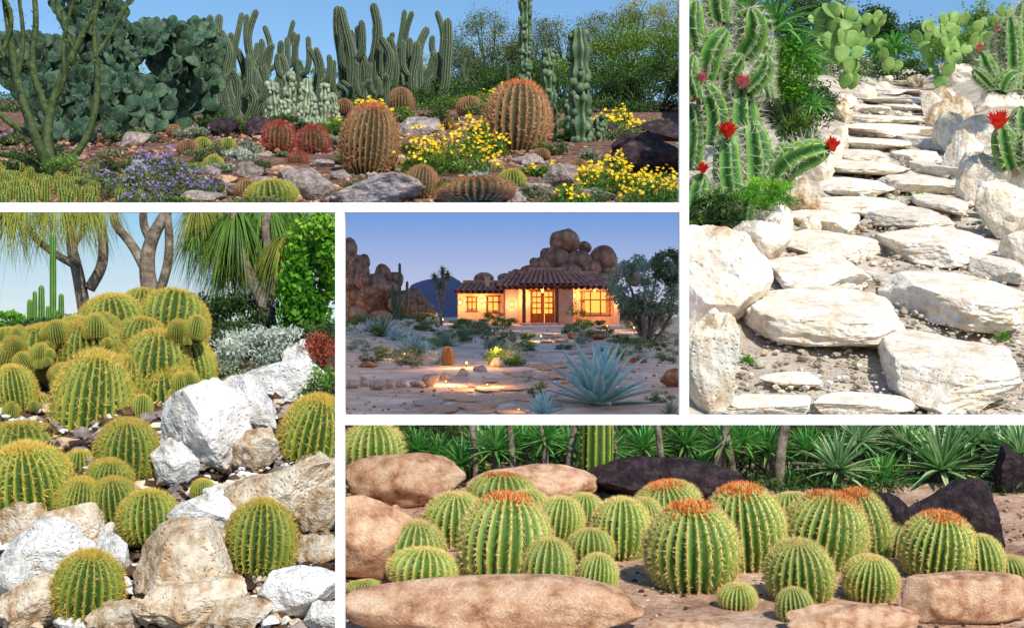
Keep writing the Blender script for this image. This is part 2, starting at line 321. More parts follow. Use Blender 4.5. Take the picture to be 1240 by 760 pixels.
# ================================================================== white divider frame
def frame():
    mb=MB(); y0,y1=3.0,3.02
    def bar(pa,pb,qa,qb): box(mb,(pa-620)/F*y0,(pb-620)/F*y0,y0,y1,(380-qb)/F*y0,(380-qa)/F*y0)
    bar(-260,822.9,245.3,256.8); bar(822.9,834.4,-150,502.3); bar(405.9,417.2,256.9,900); bar(417.2,1500,502.3,514.3)
    build('white_divider_frame',mb,[M['white']],smooth=False)
frame()
mb=MB(); mb.add([[-600,-200,-2.6],[600,-200,-2.6],[600,900,-2.6],[-600,900,-2.6]],[[0,1,2,3]]); build('ground',mb,[M['soil']])

# ================================================================== GARDEN 1 : desert cactus garden
def z1(P,X,Y): 
    Q=np.stack([X.ravel(),Y.ravel(),0*X.ravel()],1); return -2.177+.2068*Y+(.12*sn(Q,5,.5,4)*np.clip((Y-20)/8,0,1).ravel()).reshape(X.shape)
terrain('desert_garden_ground','P1',-150,829,19.9,115,260,220,M['soil'],z1)
gravel('gravel','P1',(-10,829),(150,248),10000,5,[M['soil'],M['greyr'],M['pinkr'],M['boul'],M['soil']],1,power=3.2)
r=np.random.RandomState(77); mb=MB(); n=26000; px=r.uniform(-5,829,n); py=r.uniform(148,250,n); Yq=-2.177/((380-py)/F-.2068)
P=np.stack([(px-620)/F*Yq,Yq,(380-py)/F*Yq+.015],1); kk=(sn(P,55,.55,3)>-.1)
P=P[kk]; D=r.normal(size=P.shape); D[:,2]=np.abs(D[:,2])*.8+.15; leaves(mb,P,S(28,4),S(28,1.1),0,r,D=D)
build('ground_litter',mb,[mat('dry_litter',[(92,74,50),(136,120,80),(120,132,74),(176,160,120)],4,.8,0,attr=True,trans=.2)],reg='P1')
def treemass(name,reg,spec,m,seed,n=9000,ls=3.5):
    r=np.random.RandomState(seed); mb=MB()
    for (cx,cy,w,h,Y) in spec:
        C=W(cx,cy,Y); Rd=np.array([S(Y,w)/2,S(Y,w)/3,S(Y,h)/2]); k=int(n*w*h/20000)
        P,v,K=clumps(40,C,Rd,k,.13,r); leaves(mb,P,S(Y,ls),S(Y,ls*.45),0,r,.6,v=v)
        b=C-np.array([0,0,Rd[2]*1.1])
        for q in K[:16]:
            p,_=smoothpath([b,(b+q)/2+r.normal(size=3)*Rd*.12,q],9); sweep(mb,p,np.linspace(1,.2,9)*S(Y,1.6),5,mi=1)
    return build(name,mb,m,reg=reg)
treemass('distant_trees','P1',[(770,80,130,110,88),(690,105,140,80,96),(500,110,150,60,100),(815,70,80,80,80),(340,110,260,50,100),(150,120,300,60,98),(330,132,200,34,76),(560,132,160,30,78)],[M['leafg'],M['gbark']],3,n=17000,ls=3.6)
treemass('distant_trees','P1',[(790,105,110,70,78),(735,110,90,50,80),(560,120,130,40,84),(430,125,300,34,84),(640,105,120,60,85),(575,110,120,60,92),(30,140,200,50,72),(250,138,200,34,72),(420,138,160,22,74),(700,135,200,26,74)],[M['leafd'],M['gbark']],4,n=18000,ls=3.6)
treemass('distant_trees','P1',[(590,60,110,90,102),(690,60,110,70,99),(560,95,80,70,100),(740,40,90,60,101),(650,60,70,90,103)],[M['leafo'],M['gbark']],5,n=16000,ls=2.8)
treemass('distant_trees','P1',[(810,30,70,80,97),(640,80,90,60,104),(500,90,70,60,104),(770,30,80,60,103),(600,70,90,60,105),(740,70,120,60,98)],[M['leafy'],M['gbark']],6,n=11000,ls=2.8)
def pear(name,reg,cx,base,h,w,m,seed,n0=7,ps=34,Y=None,gens=5,maxn=260):
    r=np.random.RandomState(seed); g=G(reg,cx,base) if Y is None else W(cx,base,Y); Y=g[1]; mb=MB(); V0,F0=ico(3); s=S(Y,ps)
    H=S(Y,h); Wd=S(Y,w)/2; cnt=[0]
    def pad(b,d,nn,s_):
        d=d/np.linalg.norm(d); sd=np.cross(d,nn); sd/=np.linalg.norm(sd); nn=np.cross(sd,d)
        zz=V0[:,2]; wv=.40*(1+.28*zz)
        V=b+np.outer((zz+1)*.5*s_,d)+np.outer(V0[:,0]*wv*s_,sd)+np.outer(V0[:,1]*.075*s_,nn)
        mb.add(V,F0,0,r.uniform())
        k=26; a=r.uniform(0,6.28,k); q=np.sqrt(r.uniform(0,.95,k)); fr=nn*(-1 if nn[1]>0 else 1)
        P=b+np.outer((q*np.sin(a)+1)*.5*s_,d)+np.outer(q*np.cos(a)*.4*s_,sd)+fr*.06*s_
        spikes(mb,P,r.normal(size=P.shape)*.6+fr,s_*.07,s_*.010,1,r)
        return b+d*s_*.92,sd
    def grow(b,d,g_,s_):
        if cnt[0]>maxn: return
        cnt[0]+=1
        nn=np.array([r.uniform(-.9,.9),-1,r.uniform(-.2,.5)]); tip,sd=pad(b,d,nn,s_)
        if g_<=0 : return
        for k in range(r.randint(1,4)):
            dd=d*.5+sd*r.uniform(-1,1)+np.array([0,r.uniform(-.3,.3),.55]); t=tip+sd*r.uniform(-.2,.2)*s_-d*s_*.06
            if t[2]>H-s_*.9 or abs(t[0])>Wd: continue
            grow(t,dd/np.linalg.norm(dd),g_-1,s_*r.uniform(.82,1.05))
    for k in range(n0):
        grow(np.array([r.uniform(-.75,.75)*Wd,r.uniform(-.6,.6)*Wd,-.1*s]),nrm(np.array([r.uniform(-.5,.5),r.uniform(-.3,.3),1.0])),gens,s)
    return build(name,mb,m,loc=tuple(g),reg=reg)
PM=[M['pad'],M['whitesp']]
pear('prickly_pear_cactus','P1',185,165,150,150,PM,1,14,28,gens=9,maxn=320)
pear('prickly_pear_cactus','P1',100,160,166,120,PM,2,12,28,gens=9)
pear('prickly_pear_cactus','P1',215,160,135,80,PM,8,10,28,gens=9)
pear('prickly_pear_cactus','P1',45,165,120,100,PM,4,10,26,gens=7)
pear('prickly_pear_cactus','P1',130,172,80,200,PM,5,16,26,gens=4)
def group(name,base_px,base_py,lo,hi,tops,n,seed,wpx,m,spn=1,ribs=9,knob=0,spread=.55):
    r=np.random.RandomState(seed); g=G('P1',base_px,base_py); mb=MB(); Y=g[1]
    for k in range(n):
        fx=lo+(hi-lo)*(k+.5+r.uniform(-.6,.6))/n; tp=r.uniform(*tops)+abs(fx-(lo+hi)/2)/(hi-lo)*(tops[1]-tops[0])*.5
        bx=base_px+(fx-base_px)*spread; y=Y+r.uniform(-3,3)
        b=np.array([(bx-620)/F*y,y,-2.177+.2068*y-.2]); H=(380-tp)/F*y-b[2]; x1=(fx-620)/F*y; ln=S(Y,1)
        pts=[b,b+[(x1-b[0])*.75,0,H*.2],[x1+r.uniform(-6,6)*ln,y,b[2]+H*.5],[x1+r.uniform(-6,6)*ln,y,b[2]+H*.75],[x1+r.uniform(-12,12)*ln,y+r.uniform(-.4,.4),b[2]+H]]
        column(mb,[np.array(q)-g for q in pts],S(Y,wpx*r.uniform(.7,1.15))/2,ribs,.34,26,spn,.3,.02,r,knob)
        if r.rand()<.4:
            q=np.array(pts[2])-g; sd=r.choice([-1,1]); column(mb,[q,q+[sd*S(Y,8),0,S(Y,3)],q+[sd*S(Y,12),0,S(Y,18)],q+[sd*S(Y,10),0,S(Y,r.uniform(30,50))]],S(Y,wpx*.8)/2,ribs,.32,14,spn,.3,.02,r)
    return build(name,mb,m,loc=tuple(g),reg='P1')
CM=[M['column'],M['whitesp']]
group('organ_pipe_cactus',305,142,256,350,(5,60),12,11,10.5,CM,spread=.4)
group('organ_pipe_cactus',362,138,325,400,(15,75),9,12,9.5,CM,spread=.4)
group('organ_pipe_cactus',440,132,405,480,(-15,45),11,13,11.5,CM,spread=.4)
group('organ_pipe_cactus',505,130,460,545,(0,60),13,14,10.5,CM,spread=.4)
group('organ_pipe_cactus',285,145,250,325,(60,95),7,15,10,CM)
group('organ_pipe_cactus',570,130,545,605,(60,100),6,16,4.5,CM,spread=.95)
group('saguaro_cactus',425,135,390,470,(80,108),8,17,8,CM,spread=.9)
def totem(cx,base,top,w,seed,lean=0,pale=False):
    r=np.random.RandomState(seed); g=G('P1',cx,base); Y=g[1]; H=S(Y,base-top); mb=MB()
    column(mb,[[0,0,-.1],[S(Y,lean*.5),0,H*.5],[S(Y,lean),0,H]],S(Y,w)/2,6,.38,60,0,rr=r,knob=.16,taper=.95)
    V0,F0=ico(2)
    for k in range(int((base-top)/w*9)):
        t=r.uniform(0,.97); a=r.uniform(0,6.28); q=S(Y,w)/2*.8; s=S(Y,w)*r.uniform(.13,.24)
        mb.add(V0*s*np.array([1,1,1.2])+np.array([S(Y,lean*t)+q*math.cos(a),q*math.sin(a),H*t]),F0,0,r.uniform(.4,1))
    build('totem_pole_cactus',mb,[M['totemp' if pale else 'totem']],loc=tuple(g),reg='P1')
totem(636,165,-30,15,1); totem(704,174,34,25,2,-4); totem(668,170,58,17,3,-6); totem(724,172,140,16,4,4); totem(692,170,120,16,5)
for k,(x,b,t,w) in enumerate([(335,152,98,15),(350,150,88,16),(366,153,95,15),(380,152,108,14),(393,150,100,13),(324,148,112,12),(408,148,112,10),(345,158,120,12),(372,158,125,12)]): totem(x,b,t,w,30+k,(k%3-1)*6,True)
for a in [(445,176,78,82),(625,149,84,82),]: cactus('compass_barrel_cactus','P1',[RB[0],RB[2]] ,*a)
for a in [(485,125,36,30),(418,131,26,20),(570,132,34,22),(605,150,20,16),(508,223,46,42),(655,190,26,14),(540,150,24,18)]: cactus('compass_barrel_cactus','P1',[RB[1]],*a)
cactus('compass_barrel_cactus','P1',[RB[2]],578,240,100,30)
for a in [(337,169,40,34),(382,174,38,32),(360,195,24,18),(355,230,30,20)]: cactus('crimson_barrel_cactus','P1',CB,*a)
for a in [(330,238,62,34),(228,182,28,20),(260,200,26,18),(210,160,20,14),(620,222,36,26),(700,205,26,20),(245,178,24,18),(300,232,34,24),(275,178,22,16)]: cactus('hedgehog_cactus','P1',[RB[1],GB[0]],*a)
for k,(x,b,w,h,m) in enumerate([(452,247,124,42,'greyr'),(368,243,72,42,'greyr'),(505,166,76,30,'greyr'),(785,212,110,56,'darkr'),(800,175,70,36,'darkr'),(682,228,54,32,'greyr'),(310,165,50,28,'darkr'),(285,160,60,22,'darkr'),(300,215,44,20,'greyr'),(340,215,36,16,'pinkr'),(285,238,50,18,'greyr'),(250,215,36,16,'greyr'),(410,218,30,14,'greyr'),(640,200,40,16,'greyr'),(560,245,40,14,'greyr'),(740,170,50,24,'darkr'),(265,165,50,26,'darkr'),(160,180,40,22,'greyr'),(600,205,30,14,'pinkr'),(650,240,40,20,'greyr'),(480,200,34,14,'pinkr'),(240,245,60,16,'greyr'),(765,190,70,34,'darkr'),(390,205,34,14,'greyr'),(530,240,50,22,'greyr'),(610,245,60,22,'greyr'),(405,160,40,16,'greyr'),(430,150,34,14,'darkr'),(230,170,40,20,'greyr'),(720,245,60,20,'greyr'),(320,225,40,14,'greyr'),(270,225,34,14,'pinkr'),(345,245,40,14,'pinkr'),(315,195,30,12,'greyr')]):
    rock('desert_rock','P1',x,b,w,h,M[m],100+k,craggy=.06,cuts=18,sub=5 if w>60 else 4)
def daisies(name,reg,cx,cy,w,h,m,n,seed,base,fs=5,leafn=3500,green='leafg'):
    r=np.random.RandomState(seed); g=G(reg,cx,base); Y=g[1]; mb=MB(); Rx=S(Y,w)/2; H=S(Y,h)
    a=r.uniform(0,6.28,leafn); q=r.uniform(0,1,leafn)**.6; rim=1+.25*np.sin(3*a+seed)+.12*np.sin(7*a); x=q*np.cos(a)*Rx*rim; y=q*np.sin(a)*Rx*.8*rim; bump=.65+.35*np.sin(x/Rx*5+seed)*np.cos(y/Rx*4)
    z=r.uniform(0,1,leafn)*H*(1-q*q*.6)*bump; leaves(mb,np.stack([x,y,z],1),S(Y,6),S(Y,1.5),0,r,1.0)
    a=r.uniform(0,6.28,n); q=r.uniform(0,1.1,n)**.55; rim=1+.25*np.sin(3*a+seed)+.12*np.sin(7*a); x=q*np.cos(a)*Rx*rim; y=q*np.sin(a)*Rx*.8*rim; bump=.65+.35*np.sin(x/Rx*5+seed)*np.cos(y/Rx*4)
    C=np.stack([x,y,H*(1-np.clip(q*q,0,1)*.6)*bump+r.uniform(-.1,.3,n)*H],1); nn=nrm(np.array([0,-.7,.7])+r.normal(size=(n,3))*.4); u=nrm(np.cross(nn,r.normal(size=(n,3)))); v_=np.cross(nn,u)
    s=S(Y,fs)*r.uniform(.7,1.25,n)[:,None]
    for k in range(3):
        t=k*math.pi/3; d=u*math.cos(t)+v_*math.sin(t); e=np.cross(nn,d); V=np.stack([C-d*s*.5,C+e*s*.2,C+d*s*.5,C-e*s*.2],1)+nn[:,None]*s[:,None]*.01*k
        mb.add(V.reshape(-1,3),np.arange(4*n).reshape(-1,4),1,np.repeat(r.uniform(0,1,n),4))
    return build(name,mb,[M[green],m],loc=tuple(g),reg=reg)
for k,a in enumerate([(548,190,110,66,270,212),(520,190,60,36,100,208),(585,175,50,40,80,188),(755,215,110,46,260,235),(800,235,90,40,170,250),(710,215,80,28,110,225),(452,125,44,24,120,142),(745,145,80,34,170,165),(610,115,80,28,110,132),(690,240,50,24,50,250),(590,150,40,20,60,165),(425,150,50,18,50,160),(660,205,60,20,50,215)]):
    daisies('yellow_daisy_bush','P1',a[0],a[1],a[2],a[3],M['yel'],a[4],50+k,a[5],5.8)
for k,a in enumerate([(205,212,90,40,220,226),(165,230,70,34,150,240),(228,228,60,28,130,240),(185,195,60,22,110,205),(120,215,60,24,60,226),(255,225,50,18,60,232),(185,248,90,20,90,250),(20,160,40,20,40,175)]):
    daisies('lavender_bush','P1',a[0],a[1],a[2],a[3],M['pur'],a[4],70+k,a[5],4,green='leafo')
for k,(x,y,w,h,m) in enumerate([(250,185,60,28,'leafo'),(290,190,50,20,'leafs'),(140,195,70,30,'leafo'),(215,245,50,14,'leafg'),(400,155,50,24,'leafg'),(550,228,60,22,'leafg'),(640,232,60,20,'leafo'),(90,205,80,40,'leafg'),(60,190,90,40,'leafo'),(20,200,90,40,'leafd'),(585,215,40,18,'leafs'),(460,160,40,20,'leafy'),(110,225,60,30,'leafo'),(310,245,80,16,'leafo'),(665,180,50,20,'leafo'),(770,165,80,30,'leafo'),(700,235,110,22,'leafg'),(165,205,40,22,'leafs'),(270,205,40,16,'leafp'),(315,200,30,14,'leafo'),(410,195,40,14,'leafo'),(350,150,60,20,'leafd'),(470,140,70,24,'leafg'),(530,145,60,24,'leafd'),(600,135,80,20,'leafo'),(670,150,60,24,'leafg'),(720,190,50,20,'leafp'),(300,180,40,16,'leafp'),(640,165,60,14,'leafg'),(160,165,60,24,'leafo'),(230,160,50,20,'leafp'),(260,150,60,24,'leafd'),(300,150,60,20,'leafg'),(400,170,30,12,'leafp'),(490,180,40,14,'leafo'),(440,225,50,12,'leafo'),(690,165,40,16,'leafg'),(800,155,60,24,'leafg'),(230,205,40,18,'leafg'),(345,190,30,10,'leafo')]):
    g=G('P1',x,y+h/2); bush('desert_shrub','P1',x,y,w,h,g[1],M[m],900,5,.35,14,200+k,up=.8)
def fuzzy(px0,px1,pb,n,hmx,seed,w=11):
    r=np.random.RandomState(seed); g=G('P1',(px0+px1)/2,pb); mb=MB()
    for k in range(n):
        px=r.uniform(px0,px1); py=pb+r.uniform(-26,2); b=G('P1',px,py)-g; h=S(g[1],hmx*r.uniform(.5,1)); l=S(g[1],w)
        column(mb,[b,b+[0,0,h*.5],b+[r.uniform(-.3,.3)*l,0,h]],l/2*r.uniform(.8,1.2),8,.22,10,3,.5,.04,r)
    return build('hedgehog_cactus_cluster',mb,[M['golden'],M['goldsp']],loc=tuple(g),reg='P1')
fuzzy(-5,110,248,55,30,1); fuzzy(90,180,250,18,26,2); fuzzy(0,60,232,18,20,3)
def stemtree(name,reg,base,specs,m,Y,leafm_=None,seed=1,na=9):
    r=np.random.RandomState(seed); g=W(base[0],base[1],Y); mb=MB()
    for pts,w0,w1 in specs:
        P=[W(px,py,Y+dy)-g for px,py,dy in pts]; p,_=smoothpath(P,22); sweep(mb,p,np.linspace(S(Y,w0),S(Y,w1),22)/2,na,mi=0)
        if leafm_ is not None:
            k=60; i=r.randint(8,22,k); leaves(mb,p[i]+r.normal(size=(k,3))*S(Y,5),S(Y,4),S(Y,1.2),1,r)
    return build(name,mb,m,loc=tuple(g),reg=reg)
stemtree('palo_verde_tree','P1',(62,222),[([(70,222,0),(55,180,0),(60,130,.3),(90,60,.4),(128,-10,.5)],15,6),([(66,222,0),(40,160,-.2),(20,100,0),(5,-5,.2)],13,7),([(58,140,.2),(36,80,.4),(45,30,.5),(40,-20,.5)],10,6),
 ([(75,205,0),(110,165,.2),(120,100,.3),(112,30,.4),(122,-10,.5)],10,5),([(30,130,0),(12,80,.3),(-10,40,.4)],8,5),([(90,60,.4),(70,20,.4),(66,-20,.4)],6,4),([(115,70,.3),(138,35,.5),(160,-5,.6)],6,4),([(50,170,0),(10,150,.2),(-15,120,.2)],9,6),([(62,215,0),(30,190,.4),(-10,185,.6)],10,7),
 ([(20,100,0),(30,50,0),(22,-10,0)],7,4),([(60,130,.3),(80,100,.2),(75,50,.2),(92,-10,.2)],6,4),([(5,60,0),(18,20,0),(-5,-20,0)],6,4)],[M['gbark'],M['leafy']],24,True)

# ================================================================== GARDEN 2 : golden barrels and limestone
def zbl(P,X,Y):
    Q=np.stack([X.ravel(),Y.ravel(),0*X.ravel()],1); n=sn(Q,8,1.6,4).reshape(X.shape)*.05
    return np.where(Y<10.5,-3.665+.335*Y,-.1475)+n-.03
terrain('rockery_ground','BL',-300,411,5.2,19.5,160,160,M['earth'],zbl)
mb=MB(); y=19.2; a=W(-500,251.5,y); b=W(411,251.5,y); mb.add([[a[0],y,-2],[b[0],y,-2],[b[0],y,b[2]],[a[0],y,a[2]]],[[0,1,2,3]]); build('sky',mb,[emis('pale_sky',(222,236,240),(146,204,238),0.0,.1,1.0)])
V,Fc=rockV(77,5,6,.08); mb=MB(); mb.add(V*np.array([1.35,.7,.62]),Fc); g=W(115,500,9.7); build('earth_mound',mb,[M['earth']],loc=tuple(g),cut='BL')
for a in [(205,380,86,60,9.9),(140,386,84,56,9.8),(168,404,64,46,9.5),(112,422,86,72,9.3),(186,436,92,84,9.1),(238,438,62,64,9.3),(60,419,94,60,9.7),(16,422,68,58,9.8),(28,446,80,56,9.4),(74,436,64,56,9.2),(22,469,56,56,8.8),(108,488,106,122,8.7),(214,482,92,90,9.2),(50,503,64,60,8.9),(10,508,56,52,8.9),(228,512,76,66,9.4),(150,462,60,60,8.9),(128,396,44,40,9.4),(90,397,46,36,9.6),(180,500,70,70,9.3),(228,395,44,60,10.0),(172,366,56,36,10.1)]:
    cactus('golden_barrel_cactus','BL',GB,*a,tilt=(a[0]-120)/400)
rr_=random.Random(4)
for k in range(48):
    x=rr_.uniform(0,245); yv=rr_.uniform(375+abs(x-160)*.15,505); s=rr_.uniform(12,30); cactus('golden_barrel_cactus','BL',GB,x,yv,s,s*rr_.uniform(.8,1.1),9.05-(yv-400)*.004,tilt=rr_.uniform(-.4,.4))
for a in [(25,536,100,60,8.3),(38,590,110,92),(95,566,46,40,7.9),(152,551,82,70),(130,582,60,42),(92,612,58,64),(140,609,62,54),(181,630,76,66),(246,595,32,26),(35,626,32,26),(103,716,88,78),(313,657,92,90),(372,527,94,94,8.1),(287,480,58,50,8.9),(16,602,50,60)]:
    cactus('golden_barrel_cactus','BL',GB,*a)
for k,(x,b,w,h,m,Y) in enumerate([(243,575,128,112,'limew',None),(335,520,128,84,'limew',9.0),(285,535,110,80,'limew',None),(308,572,64,52,'limet',None),(330,655,160,86,'limet',None),(75,672,96,62,'limet',None),(240,665,86,66,'limew',None),(215,745,140,112,'limet',None),(352,757,136,64,'limew',None),(225,775,150,66,'limet',None),(45,712,130,84,'limew',None),(10,668,70,60,'limet',None),(132,700,60,54,'limew',None),(20,768,110,64,'limet',None),(130,775,80,44,'limet',None),(385,650,60,60,'limet',None),(378,600,80,50,'limet',None),(280,775,90,44,'limet',None),(208,590,60,60,'limew',None),(160,665,50,40,'limew',None),(265,620,50,30,'limew',None),(375,690,70,40,'limet',None),(265,700,50,40,'limet',None),(60,640,60,30,'limew',None),(360,480,50,70,'limew',9.3),(10,735,60,60,'limew',None),(95,770,70,30,'limew',None),(390,770,60,40,'limew',None),(5,640,40,40,'limet',None),(330,620,60,40,'limew',None)]):
    rock('limestone_rock','BL',x,b,w,h,M[m],300+k,Y=Y,sub=5,cuts=30,craggy=.13,rough=.05,rot=(-.5 if k in(0,1,2) else random.Random(k).uniform(-.25,.25)))
gravel('gravel','BL',(-5,411),(480,765),2600,13,[M['limet'],M['earth'],M['greyr'],M['earth'],M['limew']],8,sub=2,power=3.4)
def BLt(name,specs,m,Y,base): return stemtree(name,'BL',base,specs,m,Y,None,5)
BLt('ponytail_palm_tree',[([(108,410,0),(98,350,0),(92,320,.1),(86,300,.2),(88,240,.3)],17,11),([(92,322,.1),(62,305,.2),(38,285,.3),(20,240,.4)],10,7),([(108,350,0),(126,320,.1),(124,280,.2),(120,240,.3)],14,10),([(88,300,.2),(104,272,.3),(112,240,.3)],8,6)],[M['bark']],14.5,(108,410))
BLt('ponytail_palm_tree',[([(195,420,0),(184,365,0),(176,320,.1),(184,285,.2),(212,240,.3)],26,12),([(178,330,.1),(160,295,.2),(136,270,.3),(142,240,.4)],13,9),([(186,370,0),(202,330,.2),(206,290,.2),(200,240,.3)],13,9),([(182,290,.2),(172,270,.3),(176,240,.3)],12,8)],[M['bark']],14.0,(195,420))
BLt('ponytail_palm_tree',[([(332,420,0),(322,370,0),(300,330,.1),(285,290,.2),(280,240,.3)],20,9),([(322,375,0),(335,330,.1),(318,280,.2),(330,240,.3)],14,8)],[M['bark']],13.0,(332,420))
def droop(name,tufts,m,Y0,seed):
    r=np.random.RandomState(seed); mb=MB(); g=W(tufts[0][0],tufts[0][1],Y0)
    for cx,cy,L,n in tufts:
        y=Y0+r.uniform(-.6,.6); c=W(cx,cy,y)-g; D=r.normal(size=(n,3)); D[:,2]=np.abs(D[:,2])*.4-.1; D=nrm(D)
        blades(mb,np.repeat(c[None],n,0),D,S(y,L)*r.uniform(.45,1.1,n),S(y,1.8),1.5,7,0,.1,r,'tri')
    return build(name,mb,m,loc=tuple(g),reg='BL')
droop('ponytail_palm_foliage',[(30,240,60,260),(70,240,60,220),(100,246,50,200),(5,250,60,200),(125,240,40,120)],[M['leafy']],14.4,3)
droop('ponytail_palm_foliage',[(255,260,62,240),(285,262,75,300),(320,250,80,320),(350,255,80,320),(300,300,60,240),(380,240,70,200),(240,285,45,120),(330,310,60,200),(275,325,45,140)],[M['leafg']],13.8,4)
droop('ponytail_palm_foliage',[(262,250,62,240),(310,270,60,240),(240,250,50,180),(345,290,55,180),(290,290,60,200),(265,290,45,180)],[M['leafy']],13.5,6)
bush('leafy_green_tree','BL',378,340,88,170,12.6,[M['leafb'],M['bark']],6500,9,.6,34,31,stem=3,base=440)
bush('leafy_green_tree','BL',395,290,60,80,12.4,[M['leafb'],M['bark']],2200,9,.6,16,32)
bush('background_shrubs','BL',300,385,130,70,13.2,M['leafd'],4500,6,.4,30,33)
bush('background_shrubs','BL',250,375,60,50,13.6,M['leafg'],1500,5,.4,18,34)
bush('silver_shrub','BL',310,432,120,74,9.75,M['leafs'],5000,6,.35,34,35,up=1.0)
bush('silver_shrub','BL',345,420,80,50,9.9,M['leafs'],2400,6,.35,20,36,up=1.0)
bush('silver_shrub','BL',272,450,60,44,9.5,M['leafp'],1800,6,.35,18,42,up=1.0)
bush('red_shrub','BL',392,440,60,90,9.4,M['leafr'],3200,5,.4,26,37,up=.8)
bush('background_shrubs','BL',385,462,60,50,9.1,M['leafg'],2000,5,.4,22,44,up=.8)
bush('background_shrubs','BL',380,408,80,50,10.3,M['leafd'],2500,5,.4,24,41)
bush('background_shrubs','BL',270,408,90,50,10.3,M['leafd'],3000,5,.4,26,43)
bush('background_shrubs','BL',10,392,44,36,12.5,M['leafb'],1800,5,.5,14,38)
bush('background_shrubs','BL',110,392,200,24,12.0,M['leafd'],3200,5,.4,34,39)
mb=MB(); g=W(50,400,13)
for x,t,w in [(36,362,7),(42,352,6),(50,345,8),(58,370,6),(64,280,8),(70,375,6),(74,355,7)]:
    column(mb,[W(x,405,13)-g,W(x,(405+t)/2,13)-g,W(x,t,13)-g],S(13,w)/2,7,.25,18,1,.4,.04)
build('columnar_cactus',mb,[M['vivid'],M['whitesp']],loc=tuple(g),reg='BL')

# ================================================================== GARDEN 3 : green barrels with pink sandstone
def zbr(P,X,Y):
    Q=np.stack([X.ravel(),Y.ravel(),0*X.ravel()],1); return -1.6+sn(Q,9,2.2,4).reshape(X.shape)*.022
terrain('sandy_garden_bed','BR',411,1500,5.3,12.2,200,120,M['sand'],zbr)
gravel('gravel','BR',(417,1245),(600,765),4200,4.2,[M['sand'],M['pinkr'],M['earth'],M['sand']],18,power=3.4)
for a in [(497,671,90,68),(511,693,88,46),(661,688,72,66),(551,634,84,60),(676,634,68,50),(715,664,62,42),(721,697,52,50),(752,645,80,70),(706,617,52,36),(595,706,40,20),(893,724,48,32),(965,736,48,46),(970,696,88,74),(1052,703,68,52),(1192,678,62,58),(1226,690,42,28),(960,617,64,34),(576,572,44,24),(1130,640,70,40),(440,712,40,14),(1090,660,60,40),(640,615,60,36),(780,625,50,36)]:
    cactus('green_barrel_cactus','BR',GR,*a)
for a in [(608,662,124,110),(608,604,94,46),(812,612,88,48),(840,670,122,100),(905,645,106,100),(993,650,118,92),(1045,642,84,88),(1132,668,100,78)]:
    cactus('crowned_barrel_cactus','BR',GC,*a)
cactus('green_barrel_cactus','BR',GR,452,538,86,62,11.0)
for k,(x,b,w,h,m,dep) in enumerate([(490,615,154,62,'pinkr',.6),(650,612,176,44,'pinkr',.6),(430,705,140,100,'pinkr',.6),(600,780,390,74,'pinkr',.35),(1170,757,180,58,'pinkr',.35),(1040,775,170,38,'pinkr',.4),(830,785,110,30,'pinkr',.6),(815,610,222,54,'darkr',.4),(1175,682,150,100,'darkr',.5),(1085,640,70,40,'darkr',.7),(700,625,60,20,'pinkr',.7),(1230,600,60,60,'darkr',.6)]):
    rock('sandstone_boulder' if m=='pinkr' else 'dark_boulder','BR',x,b,w,h,M[m],400+k,dep=dep,flat=k==4,rnd=m=='pinkr',sub=5,cuts=12 if m=='pinkr' else 18,rough=.045 if m=='pinkr' else .03,craggy=0 if m=='pinkr' else .08)
mb=MB(); r=np.random.RandomState(5)
n=18000; P=np.stack([r.uniform(-2.2,6.5,n),r.uniform(11.0,12.2,n),r.uniform(-1.62,-1.0,n)],1); leaves(mb,P,.10,.022,0,r,1.2)
n=6500; P=np.stack([r.uniform(-2.2,6.5,n),r.uniform(10.0,11.0,n),r.uniform(-1.62,-1.48,n)],1); P=P[np.sin(P[:,0]*3)+np.sin(P[:,0]*7.3+2)>-.5]; leaves(mb,P,.10,.022,0,r,1.2)
box(mb,-2.3,6.8,12.22,12.3,-1.7,-1.13,1)
build('dark_hedge',mb,[M['leafd'],M['earth']],reg=None,cut='BR')
for k,(x,b,w,m,h) in enumerate([(1015,590,120,'yucca',20),(1068,605,100,'yuccag',18),(1140,600,170,'yucca',30),(1215,590,160,'yucca',30),(1100,560,100,'yucca',20),(600,570,90,'yuccag',24),(560,575,80,'yuccag',12),(635,575,80,'yuccag',34),(690,580,80,'yuccag',36),(530,560,70,'yuccag',8),(875,575,80,'yuccag',34),(780,560,80,'yuccag',16),(930,590,90,'yuccag',44),(980,560,80,'yuccag',14),(830,555,80,'yuccag',16),(660,545,80,'yuccag',10),(900,545,80,'yuccag',10),(1040,545,90,'yucca',10),(1180,550,110,'yucca',14),(505,550,70,'yuccag',4),(1235,560,100,'yucca',10),(960,600,60,'yuccag',10),(850,590,60,'yuccag',20),(620,545,70,'yuccag',10),(580,548,70,'yucca',8),(740,560,70,'yuccag',14)]):
    rosette('yucca_plant','BR',x,b,w,[M[m],M['bark']],n=78,wid=.08,droop=.12,seed=500+k,Y=10.5+.14*(k%5),up=(-.25,1.3),h=h,shape='leaf')
mb=MB(); g=W(740,600,10.5)
for x,l,w in [(690,-10,9),(745,10,9),(732,40,15),(870,-15,10),(945,-8,13),(885,12,8),(660,6,8),(620,5,8),(800,6,8),(575,5,7)]:
    p,_=smoothpath([W(x,618,10.45)-g,W(x+l*.3,560,10.45)-g,W(x-l,500,10.45)-g],12); sweep(mb,p,np.full(12,S(10.5,w)/2),8)
build('tree_trunks',mb,[M['bark']],loc=tuple(g),reg='BR')
mb=MB(); g=W(722,600,10.3); column(mb,[[0,0,0],[0,0,.25],[.01,0,.9]],S(11,38)/2,12,.12,16,1,.2,.02); build('columnar_cactus',mb,[M['golden'],M['creamsp']],loc=tuple(g),reg='BR')

